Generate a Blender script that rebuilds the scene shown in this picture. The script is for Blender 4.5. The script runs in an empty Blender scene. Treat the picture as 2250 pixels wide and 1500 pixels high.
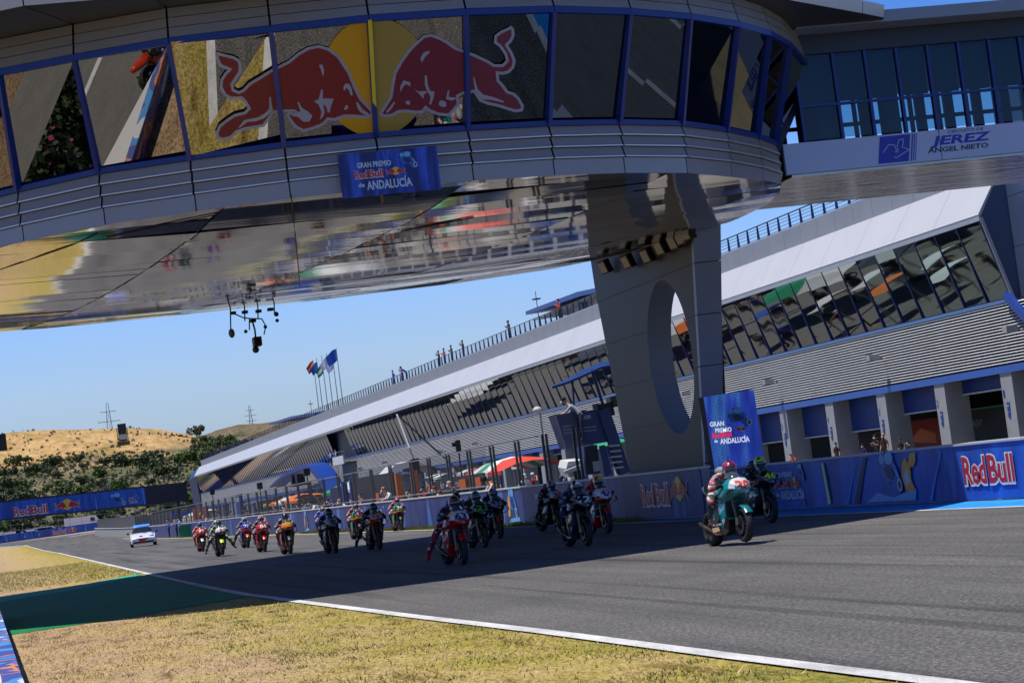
import bpy, bmesh, math, random
from mathutils import Vector, Matrix
from mathutils.geometry import tessellate_polygon
random.seed(7)
S = bpy.context.scene
COL = S.collection

# ------------------------------------------------------------------ camera
FPX, ROLL, PITCH, YAW, CH = 5000.0, math.radians(7.3), math.radians(3.39), math.radians(13.43), 1.65
fw = Vector((math.sin(YAW)*math.cos(PITCH), math.cos(YAW)*math.cos(PITCH), math.sin(PITCH)))
rt = Vector((math.cos(YAW), -math.sin(YAW), 0))
up = rt.cross(fw)
cam_d = bpy.data.cameras.new('camera')
cam = bpy.data.objects.new('camera', cam_d); COL.objects.link(cam); S.camera = cam
r2 = rt*math.cos(ROLL) - up*math.sin(ROLL)
u2 = rt*math.sin(ROLL) + up*math.cos(ROLL)
# top of the picture leans left: the picture's up axis is turned towards the right of the level frame
cam.matrix_world = Matrix(((r2.x, u2.x, -fw.x, 0), (r2.y, u2.y, -fw.y, 0), (r2.z, u2.z, -fw.z, CH), (0, 0, 0, 1)))
cam_d.sensor_width = 36.0
cam_d.lens = FPX*36.0/2250.0
cam_d.clip_start = 0.2
cam_d.clip_end = 12000

def ray(x, y):
    return fw + r2*((x-1125)/FPX) - u2*((y-750)/FPX)
def bz(x, y, z=0.0):
    d = ray(x, y); t = (z-CH)/d.z; return Vector((d.x*t, d.y*t, z))
def bx(x, y, X):
    d = ray(x, y); t = X/d.x; return Vector((X, d.y*t, CH+d.z*t))
def by(x, y, Y):
    d = ray(x, y); t = Y/d.y; return Vector((d.x*t, Y, CH+d.z*t))

# ------------------------------------------------------------------ world and sun
SUN_EL, SUN_DIR = math.radians(73), (-0.999, -0.03)
w = bpy.data.worlds.new('World'); S.world = w; w.use_nodes = True
nt = w.node_tree; bg = nt.nodes['Background']
sky = nt.nodes.new('ShaderNodeTexSky'); sky.sky_type = 'NISHITA'; sky.sun_disc = False
sky.sun_elevation = SUN_EL; sky.sun_rotation = math.atan2(SUN_DIR[0], SUN_DIR[1])
sky.air_density = 1.0; sky.dust_density = 1.0; sky.ozone_density = 2.0
tint = nt.nodes.new('ShaderNodeMix'); tint.data_type = 'RGBA'; tint.blend_type = 'MULTIPLY'; tint.inputs[0].default_value = 1; tint.inputs[7].default_value = (.74, .96, 1.28, 1)
nt.links.new(sky.outputs[0], tint.inputs[6]); 
wg_ = nt.nodes.new('ShaderNodeTexCoord'); wz = nt.nodes.new('ShaderNodeSeparateXYZ'); nt.links.new(wg_.outputs['Generated'], wz.inputs[0])
wr = nt.nodes.new('ShaderNodeValToRGB'); e = wr.color_ramp.elements; e[0].position = 0.0; e[0].color = (.86,.77,.80,1); e[1].position = 1.0; e[1].color = (.2,.24,.34,1)
for q_, c_ in ((.06, (.90,.82,.88)), (.11, (.72,.80,1.0)), (.18, (.36,.52,.8)), (.35, (.24,.30,.42))):
    k_ = e.new(q_); k_.color = (*c_, 1)
nt.links.new(wz.outputs['Z'], wr.inputs[0])
tm = nt.nodes.new('ShaderNodeMix'); tm.data_type = 'RGBA'; tm.blend_type = 'MULTIPLY'; tm.inputs[0].default_value = 1
nt.links.new(tint.outputs[2], tm.inputs[6]); nt.links.new(wr.outputs[0], tm.inputs[7])
nt.links.new(tm.outputs[2], bg.inputs[0]); bg.inputs[1].default_value = 0.15
sl = bpy.data.lights.new('sun', 'SUN'); sl.energy = 5.0; sl.angle = math.radians(0.5); sl.color = (1, .95, .87)
so = bpy.data.objects.new('sun', sl); COL.objects.link(so)
sd = Vector((SUN_DIR[0]*math.cos(SUN_EL), SUN_DIR[1]*math.cos(SUN_EL), math.sin(SUN_EL)))
so.rotation_euler = sd.to_track_quat('Z', 'Y').to_euler(); so.location = sd*200
S.view_settings.view_transform = 'Standard'; S.view_settings.look = 'None'
S.view_settings.exposure = 0.0; S.view_settings.gamma = 1.0
S.cycles.max_bounces = 8; S.cycles.transparent_max_bounces = 12

# ------------------------------------------------------------------ materials
def H(h):
    h = h.lstrip('#'); c = [int(h[i:i+2], 16)/255 for i in (0, 2, 4)]
    return tuple(v/12.92 if v <= .04045 else ((v+.055)/1.055)**2.4 for v in c)
MC = {}
def M(name, col, rough=.5, metal=0.0, spec=.5, noise=0.0, scale=3.0, bump=0.0, bscale=30.0, emit=0.0, coat=0.0, alpha=1.0):
    if name in MC: return MC[name]
    if isinstance(col, str): col = H(col)
    m = bpy.data.materials.new(name); m.use_nodes = True; MC[name] = m
    n = m.node_tree.nodes; L = m.node_tree.links; p = n['Principled BSDF']
    p.inputs['Base Color'].default_value = (*col, 1); p.inputs['Roughness'].default_value = rough
    p.inputs['Metallic'].default_value = metal; p.inputs['Specular IOR Level'].default_value = spec
    p.inputs['Coat Weight'].default_value = coat; p.inputs['Alpha'].default_value = alpha
    if emit:
        p.inputs['Emission Color'].default_value = (*col, 1); p.inputs['Emission Strength'].default_value = emit
    if noise or bump:
        tc = n.new('ShaderNodeTexCoord')
    if noise:
        t = n.new('ShaderNodeTexNoise'); t.inputs['Scale'].default_value = scale; t.inputs['Detail'].default_value = 6
        t.inputs['Roughness'].default_value = .65
        L.new(tc.outputs['Object'], t.inputs['Vector'])
        r = n.new('ShaderNodeValToRGB'); r.color_ramp.elements[0].position = .3; r.color_ramp.elements[1].position = .7
        a = tuple(max(0, c*(1-noise)) for c in col); b = tuple(min(1, c*(1+noise)) for c in col)
        r.color_ramp.elements[0].color = (*a, 1); r.color_ramp.elements[1].color = (*b, 1)
        L.new(t.outputs['Fac'], r.inputs[0]); L.new(r.outputs[0], p.inputs['Base Color'])
    if bump:
        t2 = n.new('ShaderNodeTexNoise'); t2.inputs['Scale'].default_value = bscale; t2.inputs['Detail'].default_value = 4
        L.new(tc.outputs['Object'], t2.inputs['Vector'])
        b = n.new('ShaderNodeBump'); b.inputs['Strength'].default_value = bump; b.inputs['Distance'].default_value = .05
        L.new(t2.outputs['Fac'], b.inputs['Height']); L.new(b.outputs[0], p.inputs['Normal'])
    return m
def nodes(m):
    return m.node_tree.nodes, m.node_tree.links, m.node_tree.nodes['Principled BSDF']
def ramp(n, pts):
    r = n.new('ShaderNodeValToRGB'); e = r.color_ramp.elements
    e[0].position, e[0].color = pts[0][0], (*pts[0][1], 1)
    e[1].position, e[1].color = pts[-1][0], (*pts[-1][1], 1)
    for q, c in pts[1:-1]:
        k = e.new(q); k.color = (*c, 1)
    return r
def tex(n, L, vec, scale, detail=5, rough=.6, sc=(1, 1, 1)):
    mp = n.new('ShaderNodeMapping'); mp.inputs['Scale'].default_value = sc
    L.new(vec, mp.inputs[0]); t = n.new('ShaderNodeTexNoise'); t.inputs['Scale'].default_value = scale
    t.inputs['Detail'].default_value = detail; t.inputs['Roughness'].default_value = rough
    L.new(mp.outputs[0], t.inputs['Vector']); return t.outputs['Fac']
def mixc(n, L, fac, a, b, mode='MIX'):
    x = n.new('ShaderNodeMix'); x.data_type = 'RGBA'; x.blend_type = mode
    for i, s in ((0, fac), (6, a), (7, b)):
        if hasattr(s, 'is_linked') or hasattr(s, 'links'): L.new(s, x.inputs[i])
        elif i == 0: x.inputs[0].default_value = s
        else: x.inputs[i].default_value = (*s, 1)
    return x.outputs[2]

# ------------------------------------------------------------------ mesh helpers
class MB:
    def __init__(s): s.v = []; s.f = []; s.mi = []; s.m = 0
    def add(s, vs, fs):
        b = len(s.v); s.v += [tuple(v) for v in vs]
        for f in fs: s.f.append([b+i for i in f]); s.mi.append(s.m)
        return s
    def box(s, a, b):
        x0, y0, z0 = a; x1, y1, z1 = b
        return s.add([(x0,y0,z0),(x1,y0,z0),(x1,y1,z0),(x0,y1,z0),(x0,y0,z1),(x1,y0,z1),(x1,y1,z1),(x0,y1,z1)],
            [(0,3,2,1),(4,5,6,7),(0,1,5,4),(1,2,6,5),(2,3,7,6),(3,0,4,7)])
    def quad(s, a, b, c, d): return s.add([a, b, c, d], [(0,1,2,3)])
    def bar(s, p, q, w, h=None, upv=(0,0,1)):
        p, q = Vector(p), Vector(q); h = h or w; d = (q-p).normalized(); u = Vector(upv)
        if abs(d.dot(u)) > .98: u = Vector((1,0,0))
        r = d.cross(u).normalized()*w/2; u = r.cross(d).normalized()*h/2
        vs = [p-r-u, p+r-u, p+r+u, p-r+u, q-r-u, q+r-u, q+r+u, q-r+u]
        return s.add(vs, [(0,1,2,3),(7,6,5,4),(0,4,5,1),(1,5,6,2),(2,6,7,3),(3,7,4,0)])
    def tube(s, pts, r, n=8, caps=True):
        pts = [Vector(p) for p in pts]; rs = r if isinstance(r, (list, tuple)) else [r]*len(pts)
        vs = []; ref = Vector((0,0,1))
        for i, p in enumerate(pts):
            d = (pts[min(i+1, len(pts)-1)] - pts[max(i-1, 0)]).normalized()
            if abs(d.dot(ref)) > .95: ref = Vector((1,0,0)) if abs(d.x) < .9 else Vector((0,1,0))
            a = d.cross(ref).normalized(); b = a.cross(d)
            vs += [p + a*rs[i]*math.cos(2*math.pi*k/n) + b*rs[i]*math.sin(2*math.pi*k/n) for k in range(n)]
        fs = [(i*n+k, i*n+(k+1) % n, (i+1)*n+(k+1) % n, (i+1)*n+k) for i in range(len(pts)-1) for k in range(n)]
        if caps: fs += [tuple(reversed(range(n))), tuple(range((len(pts)-1)*n, len(pts)*n))]
        return s.add(vs, fs)
    def ell(s, c, r, nu=12, nv=8, fn=None):
        c = Vector(c); r = r if isinstance(r, (tuple, list)) else (r, r, r); vs = []; b = len(s.v)
        for j in range(nv+1):
            ph = -math.pi/2+math.pi*j/nv
            for i in range(nu):
                th = 2*math.pi*i/nu
                vs.append((c.x+r[0]*math.cos(ph)*math.cos(th), c.y+r[1]*math.cos(ph)*math.sin(th), c.z+r[2]*math.sin(ph)))
        s.v += vs
        for j in range(nv):
            for i in range(nu):
                s.f.append([b+j*nu+i, b+j*nu+(i+1) % nu, b+(j+1)*nu+(i+1) % nu, b+(j+1)*nu+i])
                s.mi.append(fn(2*math.pi*(i+.5)/nu, -math.pi/2+math.pi*(j+.5)/nv) if fn else s.m)
        return s
    def loft(s, rings, caps=True, fn=None):
        n = len(rings[0]); b = len(s.v)
        for r in rings: s.v += [tuple(p) for p in r]
        for i in range(len(rings)-1):
            for k in range(n):
                f = [b+i*n+k, b+i*n+(k+1) % n, b+(i+1)*n+(k+1) % n, b+(i+1)*n+k]
                s.f.append(f); s.mi.append(fn(i, k) if fn else s.m)
        if caps:
            s.f.append([b+k for k in reversed(range(n))]); s.mi.append(s.m)
            s.f.append([b+(len(rings)-1)*n+k for k in range(n)]); s.mi.append(s.m)
        return s
    def poly(s, pts):
        tris = tessellate_polygon([[Vector(p) for p in pts]])
        return s.add(pts, [tuple(t) for t in tris])
    def mesh(s, name, mats, smooth=False):
        me = bpy.data.meshes.new(name); me.from_pydata(s.v, [], s.f); me.update()
        for m in (mats if isinstance(mats, (list, tuple)) else [mats]): me.materials.append(m)
        me.polygons.foreach_set('material_index', s.mi)
        if smooth: me.polygons.foreach_set('use_smooth', [True]*len(s.f))
        return me
    def build(s, name, mats, parent=None, smooth=False, recalc=True):
        me = s.mesh(name, mats, smooth)
        if recalc:
            bm = bmesh.new(); bm.from_mesh(me); bmesh.ops.recalc_face_normals(bm, faces=bm.faces); bm.to_mesh(me); bm.free()
        return link(name, me, parent)
def link(name, data, parent=None):
    o = bpy.data.objects.new(name, data); COL.objects.link(o)
    if parent is not None: o.parent = parent
    return o
def tag(o, label, cat, group=None):
    o['label'] = label; o['category'] = cat
    if group: o['group'] = group
    return o
def struct(o, label=None):
    o['kind'] = 'structure'
    if label: o['label'] = label
    return o
def stuff(o, label, cat=None):
    o['kind'] = 'stuff'; o['label'] = label
    if cat: o['category'] = cat
    return o
def empty(name, loc=(0,0,0), rz=0.0):
    o = bpy.data.objects.new(name, None); COL.objects.link(o); o.location = loc; o.rotation_euler = (0,0,rz); o.empty_display_size = .2
    return o
def dup(o, parent=None):
    c = o.copy(); COL.objects.link(c); c.parent = parent
    for ch in list(o.children): dup(ch, c)
    return c
TXC = {}
def text_mesh(body, bold=0.0, shear=0.0, space=1.0):
    k = (body, bold, shear, space)
    if k in TXC: return TXC[k]
    cu = bpy.data.curves.new('lettering', 'FONT'); cu.body = body; cu.size = 1; cu.offset = bold; cu.shear = shear
    cu.space_character = space; cu.resolution_u = 2; cu.align_x = 'LEFT'
    o = bpy.data.objects.new('lettering', cu); COL.objects.link(o)
    bpy.context.view_layer.update()
    me = bpy.data.meshes.new_from_object(o.evaluated_get(bpy.context.evaluated_depsgraph_get()))
    bpy.data.objects.remove(o); TXC[k] = me
    return me
def text(body, org, right, upv, h, width, mat, parent, name='lettering', bold=.01, shear=0.0, space=1.0, off=0.0):
    """letters of cap height h, fitted to a width, baseline start at org"""
    me = text_mesh(body, bold, shear, space).copy()
    xs = [v.co.x for v in me.vertices]; x0, x1 = min(xs), max(xs)
    R, U = Vector(right).normalized(), Vector(upv).normalized(); N = R.cross(U).normalized(); O = Vector(org)
    kx = width/(x1-x0); ky = h/.72
    for v in me.vertices:
        v.co = O + R*(v.co.x-x0)*kx + U*v.co.y*ky + N*off
    me.materials.clear(); me.materials.append(mat)
    return link(name, me, parent)
def flat(polys, org, right, upv, mats, name, parent, off=0.0):
    """flat decal: polys = [(slot, [(u,v)..])], each slot 4 mm in front of the last"""
    R, U = Vector(right), Vector(upv); N = R.cross(U).normalized(); O = Vector(org); b = MB()
    for j, (m, pts) in enumerate(polys):
        b.m = m; b.poly([O+R*x+U*y+N*(off+.004*j) for x, y in pts])
    return b.build(name, mats, parent, recalc=False)
def gz(y):
    return 0.0 if y < 200 else 2.0e-5*(y-200)**2 if y < 520 else 2.048+(y-520)*.0128
def sheet(name, left, right, z, mat, parent=None, step=6.0):
    """ground strip between two polylines [(x,y)..] sampled by y, following the ground"""
    def at(pl, y):
        for (xa, ya), (xb, yb) in zip(pl, pl[1:]):
            if ya <= y <= yb: return xa+(xb-xa)*(y-ya)/(yb-ya)
        return pl[-1][0] if y > pl[-1][1] else pl[0][0]
    y0, y1 = left[0][1], left[-1][1]
    ys = sorted(set([y0, y1]+[p[1] for p in left+right if y0 <= p[1] <= y1]+[y0+step*i for i in range(1, int((y1-y0)/step))]))
    vs = []; nx = 2
    for y in ys:
        a, b = at(left, y), at(right, y)
        vs += [(a, y, gz(y)+z), (b, y, gz(y)+z)]
    fs = [(2*i, 2*i+1, 2*i+3, 2*i+2) for i in range(len(ys)-1)]
    return MB().add(vs, fs).build(name, mat, parent)
# ------------------------------------------------------------------ ground materials
def ground_mats():
    m = M('asphalt', (.1,.1,.1), .85, spec=.35); n, L, p = nodes(m); g = n.new('ShaderNodeNewGeometry').outputs['Position']
    a = tex(n, L, g, 1.0, 6, .6, (1.1, .03, 1)); b = tex(n, L, g, 22, 2, .9); c = tex(n, L, g, .16, 4, .6); e = tex(n, L, g, 2.6, 2, .5, (1, .012, 1)); f = tex(n, L, g, 3.5, 5, .7)
    c1 = ramp(n, [(.3, (.072,.070,.069)), (.7, (.130,.125,.120))]); L.new(a, c1.inputs[0])
    c2 = ramp(n, [(.36, (.38,.38,.38)), (.46, (.86,.86,.86)), (.54, (1.08,1.08,1.08)), (.64, (2.1,2.08,2.0))]); L.new(b, c2.inputs[0])
    c3 = ramp(n, [(.3, (.78,.78,.8)), (.7, (1.2,1.19,1.17))]); L.new(c, c3.inputs[0])
    c4 = ramp(n, [(.36, (.62,.62,.64)), (.44, (1,1,1)), (.6, (1,1,1)), (.72, (1.18,1.17,1.15))]); L.new(e, c4.inputs[0])
    c5 = ramp(n, [(.3, (.85,.85,.85)), (.7, (1.12,1.12,1.12))]); L.new(f, c5.inputs[0])
    o = c1.outputs[0]
    for q in (c2, c3, c4, c5): o = mixc(n, L, 1.0, o, q.outputs[0], 'MULTIPLY')
    L.new(o, p.inputs['Base Color'])
    bp = n.new('ShaderNodeBump'); bp.inputs['Strength'].default_value = .6; bp.inputs['Distance'].default_value = .012
    L.new(b, bp.inputs['Height']); L.new(bp.outputs[0], p.inputs['Normal'])
    m = M('dry_grass', (.2,.2,.1), .95, spec=.1); n, L, p = nodes(m); g = n.new('ShaderNodeNewGeometry').outputs['Position']
    a = tex(n, L, g, .6, 6, .7, (1, .5, 1)); b = tex(n, L, g, 17, 4, .9, (1, .6, 1)); c = tex(n, L, g, 2.4, 5, .75, (1, .4, 1))
    sp_x = n.new('ShaderNodeSeparateXYZ'); L.new(g, sp_x.inputs[0])
    ml = n.new('ShaderNodeMath'); ml.operation = 'MULTIPLY_ADD'; L.new(sp_x.outputs['X'], ml.inputs[0]); ml.inputs[1].default_value = .075; L.new(a, ml.inputs[2])
    ml2 = n.new('ShaderNodeMath'); ml2.operation = 'MULTIPLY_ADD'; L.new(c, ml2.inputs[0]); ml2.inputs[1].default_value = .35; L.new(ml.outputs[0], ml2.inputs[2])
    c1 = ramp(n, [(.60, (.30,.20,.125)), (.72, (.42,.29,.17)), (.84, (.40,.29,.09)), (.98, (.36,.29,.035)), (1.0, (.22,.22,.03))]); 
    mr = n.new('ShaderNodeMapRange'); L.new(ml2.outputs[0], mr.inputs[0]); mr.inputs[1].default_value = .40; mr.inputs[2].default_value = 1.36
    c1 = ramp(n, [(.10, (.22,.15,.095)), (.30, (.40,.28,.175)), (.50, (.40,.295,.13)), (.72, (.32,.26,.06)), (.92, (.16,.17,.03))]); L.new(mr.outputs[0], c1.inputs[0])
    c2 = ramp(n, [(.32, (.22,.2,.17)), (.46, (.9,.9,.9)), (.66, (1.8,1.8,1.7))]); L.new(b, c2.inputs[0])
    o = mixc(n, L, 1.0, c1.outputs[0], c2.outputs[0], 'MULTIPLY')
    tm_ = ramp(n, [(.34, (.55,.50,.45)), (.44, (1,1,1)), (.7, (1.1,1.1,1.05))]); L.new(tex(n, L, g, 1.5, 4, .7, (1.6, .22, 1)), tm_.inputs[0]); o = mixc(n, L, 1.0, o, tm_.outputs[0], 'MULTIPLY')
    L.new(o, p.inputs['Base Color'])
    bp = n.new('ShaderNodeBump'); bp.inputs['Strength'].default_value = .9; bp.inputs['Distance'].default_value = .04
    L.new(b, bp.inputs['Height']); L.new(bp.outputs[0], p.inputs['Normal'])
    for nm, ca, cb in (('verge_grass', (.26,.23,.03), (.10,.12,.015)), ('gravel', (.40,.30,.2), (.3,.22,.15)), ('green_paint', (.001,.15,.04), (.006,.24,.08)),
                       ('light_green_paint', (.03,.42,.25), (.02,.33,.2)), ('blue_paint', (.015,.22,.62), (.025,.32,.8)), ('white_paint', (.74,.74,.73), (.40,.40,.40)),
                       ('pit_asphalt', (.13,.125,.12), (.17,.16,.15)), ('earth', (.3,.23,.13), (.2,.17,.08))):
        m = M(nm, ca, .8, spec=.3); n, L, p = nodes(m); g = n.new('ShaderNodeNewGeometry').outputs['Position']
        r = ramp(n, [(.35, ca), (.65, cb)]); L.new(tex(n, L, g, 1.6 if 'paint' in nm else 3.5, 6, .75, (1, .3, 1)), r.inputs[0])
        r2_ = ramp(n, [(.3, (.7,.7,.7)), (.6, (1.1,1.1,1.1))]); L.new(tex(n, L, g, 30, 4, .8), r2_.inputs[0])
        L.new(mixc(n, L, 1.0, r.outputs[0], r2_.outputs[0], 'MULTIPLY'), p.inputs['Base Color'])
ground_mats()
WH = M('white_enamel', (.72,.73,.75), .35)
GREY = M('grey_cladding', '#7d828c', .45, noise=.08, scale=.6)
LGREY = M('light_cladding', '#a9abae', .35, metal=.2, noise=.06, scale=.8)
NAVY = M('navy_paint', '#0d2a66', .4, noise=.1, scale=1)
BLUE = M('royal_blue_paint', '#12398f', .35)
DNAVY = M('dark_navy_panel', '#101a30', .45)
BLK = M('black_rubber', (.012,.012,.013), .6)
DGREY = M('dark_grey_metal', (.035,.037,.04), .4, metal=.4)
STEEL = M('galvanised_steel', (.32,.33,.35), .4, metal=.7)
CONC = M('concrete', (.34,.33,.32), .85, noise=.12, scale=1.5, bump=.2, bscale=12)
RED = M('race_red', (.55,.015,.02), .35)
CRIM = M('crimson_print', (.48,.01,.03), .4)
YEL = M('sun_yellow', (.78,.50,.015), .4)
ORG = M('bright_orange', (.85,.16,.01), .4)
GRN = M('leaf_green', (.02,.28,.08), .5)
LBL = M('pale_blue_print', (.14,.42,.78), .45)
MBL = M('mid_blue_print', (.02,.12,.5), .45)
SKIN = M('skin', (.45,.25,.17), .6)

# ------------------------------------------------------------------ ground
struct(MB().quad((-900,-150,-.06),(900,-150,-.06),(900,200,-.06),(-900,200,-.06)).build('ground', MC['earth']))
TL = [(5.95,-40),(5.9,8),(5.81,13.7),(5.68,17.7),(5.55,23.4),(5.31,30),(5.01,41),(4.89,46),(4.88,55),(5.05,78),(5.54,133),(6.3,220),(6.2,330),(5.9,400),(2,430),(-9,452),(-40,475)]
TR = [(26,-40),(18.6,20),(17.72,37),(17.5,50),(17.05,57),(17.0,80),(16.9,130),(17,240),(17,300),(19,360),(23,420),(25,475)]
struct(sheet('track', TL, [(x, y) for x, y in TR], 0.0, MC['asphalt']))
struct(sheet('grass_verge', [(-60,-40),(-60,475)], [(x-.02, y) for x, y in TL if y <= 452]+[(-40,475)], -.012, MC['dry_grass']))
struct(sheet('track_edge_line', [(x-.1, y) for x, y in TL], [(x+.1, y) for x, y in TL], .006, MC['white_paint']))
struct(sheet('pit_side_line', [(x-.09, y) for x, y in TR if y < 310], [(x+.09, y) for x, y in TR if y < 310], .007, MC['white_paint']))
def flatq(name, pts, z, mat):
    return struct(MB().poly([(x, y, z) for x, y in pts]).build(name, mat))
flatq('green_runoff', [(-.6,42.3),(.2,42.3),(2.45,42.9),(4.8,45.2),(4.8,78.5),(2.5,73.0),(.1,72.2),(-.6,72.2)], -.004, MC['green_paint'])
flatq('green_runoff_edge', [(-.6,66.5),(.12,66.5),(2.5,69.5),(4.8,77.6),(4.8,79.6),(2.5,74),(.1,73.2),(-.6,73.2)], .002, MC['light_green_paint'])  # sunlit strip of the run-off, the light put in as a paler green
struct(sheet('blue_kerb', [(26,-40),(18.6,20),(17.72,37),(17.5,50),(17.05,57),(17.0,60)], [(27,-40),(19.9,20),(19.3,40),(19.3,50),(19.3,58),(18.2,60)], -.004, MC['blue_paint']))
struct(sheet('green_kerb', [(17.0,60),(16.95,86)], [(17.55,60),(17.55,86)], -.003, MC['light_green_paint']))
struct(sheet('pit_verge', [(17,60),(17,300)], [(18.2,60),(18.2,300)], -.012, MC['verge_grass']))
struct(sheet('pit_lane', [(18,-40),(18,475)], [(42,-40),(42,475)], -.016, MC['pit_asphalt']))
struct(sheet('pit_lane_line', [(29.5,20),(29.5,430)], [(29.75,20),(29.75,430)], .004, MC['white_paint']))
struct(sheet('pit_lane_line', [(33.5,20),(33.5,430)], [(33.75,20),(33.75,430)], .004, MC['white_paint']))
struct(sheet('gravel_trap', [(-200,452),(-200,560)], [(200,452),(200,560)], -.03, MC['gravel']))
struct(sheet('far_ground', [(-700,200),(-700,620)], [(900,200),(900,620)], -.05, MC['earth']))
struct(sheet('service_road', [(-5.2,-40),(-5.0,80)], [(-.7,-40),(-.7,80)], -.005, MC['pit_asphalt']))
for xa in (-5.6, -3.1, -1.3): struct(sheet('road_line', [(xa-1.2,20),(xa,52)], [(xa-1.1,20),(xa+.1,52)], .002, MC['white_paint']))
# painted kerb where the far bend comes in
struct(sheet('far_kerb', [(4.8,398),(1.2,428),(-10,450)], [(5.8,398),(2.4,430),(-8.5,453)], .01, MC['blue_paint']))
struct(sheet('far_white_kerb', [(14,440),(23,462)], [(15.2,440),(25,462)], .012, MC['white_paint']))

# ------------------------------------------------------------------ hills
def hill_h(x, y):
    def ss(a, b, t):
        t = max(0, min(1, (t-a)/(b-a))); return t*t*(3-2*t)
    base = gz(min(y, 560))
    ridge = 44.0*(1-ss(55, 175, x)*.95) if x > -50 else 44.0*(1-ss(-50, -500, x)*0)
    if x < -50: ridge = 44.0
    up_ = (ss(560, 1000, y)*.45+.55*max(0, min(1, (y-560)/440)))
    dn = 1-ss(1010, 1250, y)
    h = ridge*up_*dn
    h2 = 45*ss(40, 160, x)*ss(1050, 1500, y)*(1-ss(1520, 1900, y)) + 10*ss(600, 900, y)
    w_ = math.sin(x*.05+y*.021)*1.3+math.sin(x*.13-y*.06)*.6+math.sin(x*.021+2)*1.2
    return base + max(h, h2) + w_*ss(560, 800, y)
hb = MB(); xs = [-600+15*i for i in range(int(1500/15)+1)]; ys = [556+14*i for i in range(100)]
hb.add([(x, y, hill_h(x, y)-.1) for y in ys for x in xs], [(j*len(xs)+i, j*len(xs)+i+1, (j+1)*len(xs)+i+1, (j+1)*len(xs)+i) for j in range(len(ys)-1) for i in range(len(xs)-1)])
m = M('hillside', (.4,.3,.1), .95, spec=.1); n, L, p = nodes(m); gpos = n.new('ShaderNodeNewGeometry').outputs['Position']
sx = n.new('ShaderNodeSeparateXYZ'); L.new(gpos, sx.inputs[0])
nz = tex(n, L, gpos, .035, 6, .6); nf = tex(n, L, gpos, .5, 5, .8, (1,.3,1)); nm = tex(n, L, gpos, .09, 6, .75, (1,.25,1))
ma = n.new('ShaderNodeMath'); ma.operation = 'MULTIPLY_ADD'; L.new(nz, ma.inputs[0]); ma.inputs[1].default_value = 26; L.new(sx.outputs['Z'], ma.inputs[2])
mb_ = n.new('ShaderNodeMapRange'); L.new(ma.outputs[0], mb_.inputs[0]); mb_.inputs[1].default_value = 36; mb_.inputs[2].default_value = 43
gold = ramp(n, [(.3, (.16,.15,.035)), (.45, (.42,.27,.11)), (.6, (.55,.36,.16)), (.75, (.30,.27,.09))]); L.new(nm, gold.inputs[0])
scr = ramp(n, [(.3, (.05,.06,.025)), (.5, (.12,.12,.06)), (.68, (.26,.2,.13))]); L.new(nm, scr.inputs[0])
o1 = mixc(n, L, mb_.outputs[0], scr.outputs[0], gold.outputs[0])
fr = ramp(n, [(.3, (.5,.5,.5)), (.65, (1.25,1.25,1.25))]); L.new(nf, fr.inputs[0])
yy = n.new('ShaderNodeMapRange'); L.new(sx.outputs['Y'], yy.inputs[0]); yy.inputs[1].default_value = 1080; yy.inputs[2].default_value = 1130
far = ramp(n, [(.35, (.05,.07,.03)), (.6, (.2,.15,.09))]); L.new(nm, far.inputs[0]); o1 = mixc(n, L, yy.outputs[0], o1, far.outputs[0])
L.new(mixc(n, L, 1.0, o1, fr.outputs[0], 'MULTIPLY'), p.inputs['Base Color'])
struct(hb.build('hills', m, smooth=True))

def bush_mesh(seed, nleaf, squash=.8, leaf=.10, stem=True):
    rnd = random.Random(seed); b = MB()
    lobes = [(rnd.uniform(-.55,.55), rnd.uniform(-.55,.55), rnd.uniform(.25,.75)*squash, rnd.uniform(.18,.42)) for _ in range(9)]
    for i in range(nleaf):
        lx, ly, lz, lr = rnd.choice(lobes); d = Vector((rnd.gauss(0,1), rnd.gauss(0,1), rnd.gauss(0,1))).normalized()*lr*rnd.uniform(.45,1.15)
        c = Vector((lx, ly, lz+.15))+d; c.z = max(c.z, .02)
        a = Vector((rnd.gauss(0,1), rnd.gauss(0,1), rnd.gauss(0,1))).normalized()*leaf*rnd.uniform(.6,1.4); e = a.cross(Vector((rnd.gauss(0,1), rnd.gauss(0,1), rnd.gauss(0,1)))).normalized()*leaf
        b.m = rnd.choice((0,0,1)); b.add([c-a, c+e, c+a, c-e], [(0,1,2,3)])
    return b
LF1 = M('olive_leaves', (.065,.09,.035), .7, spec=.2, noise=.3, scale=2); LF2 = M('grey_green_leaves', (.11,.135,.07), .7, spec=.2, noise=.3, scale=2)
LF3 = M('bright_leaves', (.09,.15,.035), .7, spec=.2); BARK = M('bark', (.09,.07,.05), .9)
crowns = [bush_mesh(i, 620).mesh('crown', [(LF1, LF2, LF3)[i % 3], (LF2, LF1, LF1)[i % 3]]) for i in range(6)]
tb = MB(); tb.tube([(0,0,-.1),(.03,.02,.3),(-.02,.05,.6)], [.06,.045,.03], 6); tb.tube([(.02,.02,.25),(.2,.1,.6)], [.03,.015], 5); trunk = tb.mesh('trunk', BARK)
rnd = random.Random(3)
kinds = ['dark olive tree rounded by wind on the lower hillside', 'grey green shrub with low spreading crown on the hillside', 'bright green bushy shrub among the scrub below the golden slope']
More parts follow.
